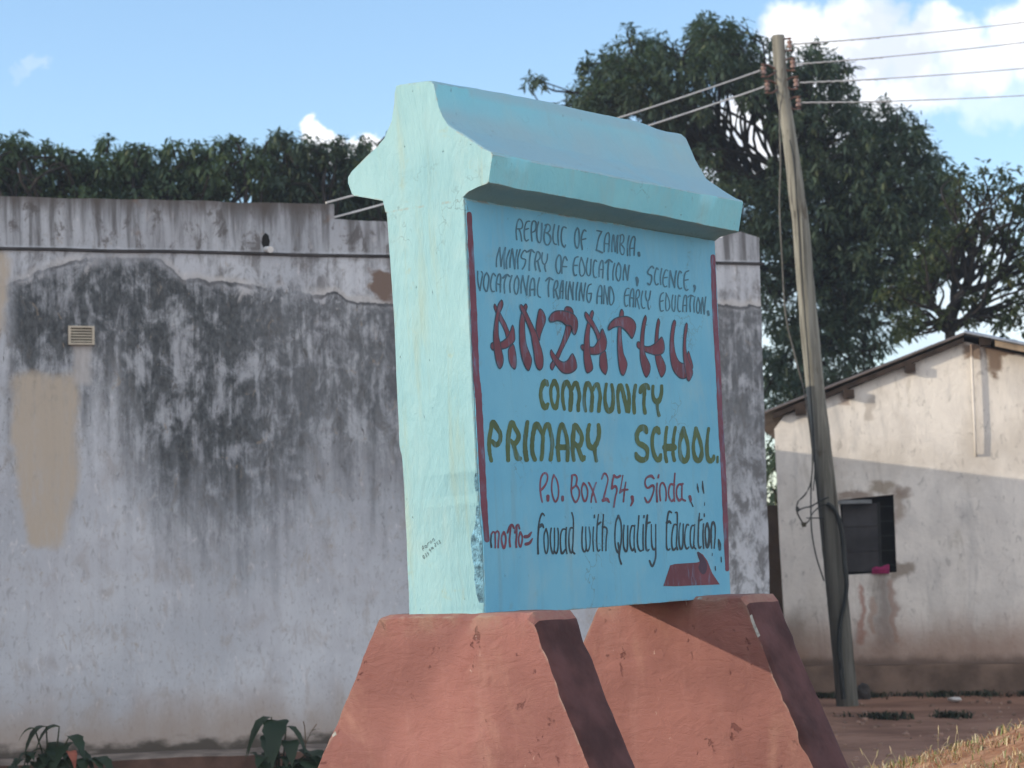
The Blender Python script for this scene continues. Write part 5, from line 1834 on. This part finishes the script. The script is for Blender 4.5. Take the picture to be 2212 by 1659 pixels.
for x, y in zip(X, Y):
    z = float(ground_h(x, y))
    h = rng.uniform(.07, .20)
    lx, ly = rng.normal(0, .05), rng.normal(0, .03)
    p0, p1, p2 = np.array([x, y, z - .01]), np.array([x + lx * .4, y + ly * .4, z + h * .6]), np.array([x + lx, y + ly, z + h])
    mb.tube([p0, p1, p2], [.0017, .0014, .001], 4)
    if rng.uniform() < .6:
        q = p2 + np.array([lx * .3, 0, .03])
        mb.tube([p2 - np.array([0, 0, .02]), (p2 + q) / 2, q], [.0015, .0045, .001], 5)
tag(mb.build('seeding_grass', mat_seed, None, 60), 'tall thin seeding grass stalks along the bank', 'grass', kind='stuff')
mat_weed = straw_mat('low_weed', [(0.03, 0.042, 0.024), (0.045, 0.055, 0.032), (0.022, 0.03, 0.02), (0.07, 0.06, 0.04)])
n = 10000
X = rng.uniform(2.4, 6.4, n)
Yh = HO[1] + (X - HO[0]) * math.tan(HYAW) - .14
strip = rng.integers(0, 2, n)
Y = np.where(strip == 0, Yh - np.abs(rng.normal(0, .16, n)), 20.5 - (X - 2.7) * .3 + .28 * np.array([n3(a * 1.1, 3, 3, 1.0) for a in X]) + rng.normal(0, .07, n) * (1 + 1.5 * np.array([n3(a * 2.3, 8, 3, 1.0) for a in X])))
keep = np.array([n3(a * 2.2, b * .9, 5, 1.5) for a, b in zip(X, Y)]) > .16 + .14 * strip + rng.uniform(-.3, .3, n)
X, Y = X[keep], Y[keep]
me = grass('weeds', X, Y, rng.uniform(.03, .10, len(X)), rng.uniform(.004, .010, len(X)), 1.8, mat_weed, rng)
o = link(bpy.data.objects.new('weeds', me))
tag(o, 'low dark weeds along the foot of the house', 'weeds', kind='stuff')


mb = MB()
rng = np.random.default_rng(77)
for _ in range(420):
    x, y = rng.uniform(1.9, 6.5), rng.uniform(12.0, 23.2)
    if y > HO[1] + (x - HO[0]) * math.tan(HYAW) - .25: continue
    r = rng.uniform(.008, .028)
    z = float(ground_h(x, y))
    q = [(x + r * rng.uniform(.7, 1.3) * math.cos(a), y + r * rng.uniform(.7, 1.3) * math.sin(a)) for a in np.arange(6) * math.pi / 3]
    mb.loft([[(a, b, z - .01) for a, b in q], [(a, b, z + r * .4) for a, b in q], [(x + (a - x) * .5, y + (b - y) * .5, z + r * .75) for a, b in q]])
tag(mb.build('gravel', plain('reddish_gravel', (0.24, 0.15, 0.11), .5, 7), None, 50), 'scattered reddish pebbles on the bare yard', 'gravel', kind='stuff')


def stone(loc, s, name, mat, label, cat):
    bm = bmesh.new()
    bmesh.ops.create_icosphere(bm, subdivisions=3, radius=1)
    for v in bm.verts:
        k_ = 1 + .28 * n3(*(v.co * 1.4), 1) + .1 * n3(*(v.co * 4), 1)
        v.co = Vector((v.co.x * s[0] * k_, v.co.y * s[1] * k_, v.co.z * s[2] * k_))
    me = bpy.data.meshes.new(name)
    bm.to_mesh(me); bm.free()
    me.materials.append(mat)
    o = link(bpy.data.objects.new(name, me))
    o.location = loc
    return tag(o, label, cat)


p = atdepth(1866, 1497, 22.9)
stone((p[0], p[1], .06), (.075, .07, .10), 'stone', plain('dark_stone', (0.05, 0.045, 0.042), .3, 10, .9, .01), 'dark lump of stone on the ground just right of the pole foot', 'stone')
p = atdepth(2063, 1502, 22.3)
stone((p[0], p[1], .02), (.07, .04, .022), 'paper_scrap', plain('dirty_paper', (0.5, 0.47, 0.44), .15, 20), 'small pale scrap of litter lying in the weeds by the house', 'litter')

# ------------------------------------------------------------------ thin haze added to lift the blacks like veiling glare in the lens
mb = MB()
mb.box(-410, 410, -70, 910, -1.4, 14.0)
m = bpy.data.materials.new('veil_haze')
m.use_nodes = True
m.node_tree.nodes.clear()
pv = nd(m.node_tree, 'ShaderNodeVolumePrincipled', {'Color': (0.80, 0.90, 1.0, 1), 'Density': 0.0011, 'Anisotropy': 0.2})
mo = nd(m.node_tree, 'ShaderNodeOutputMaterial')
m.node_tree.links.new(pv.outputs[0], mo.inputs['Volume'])
tag(mb.build('haze', m), kind='stuff')
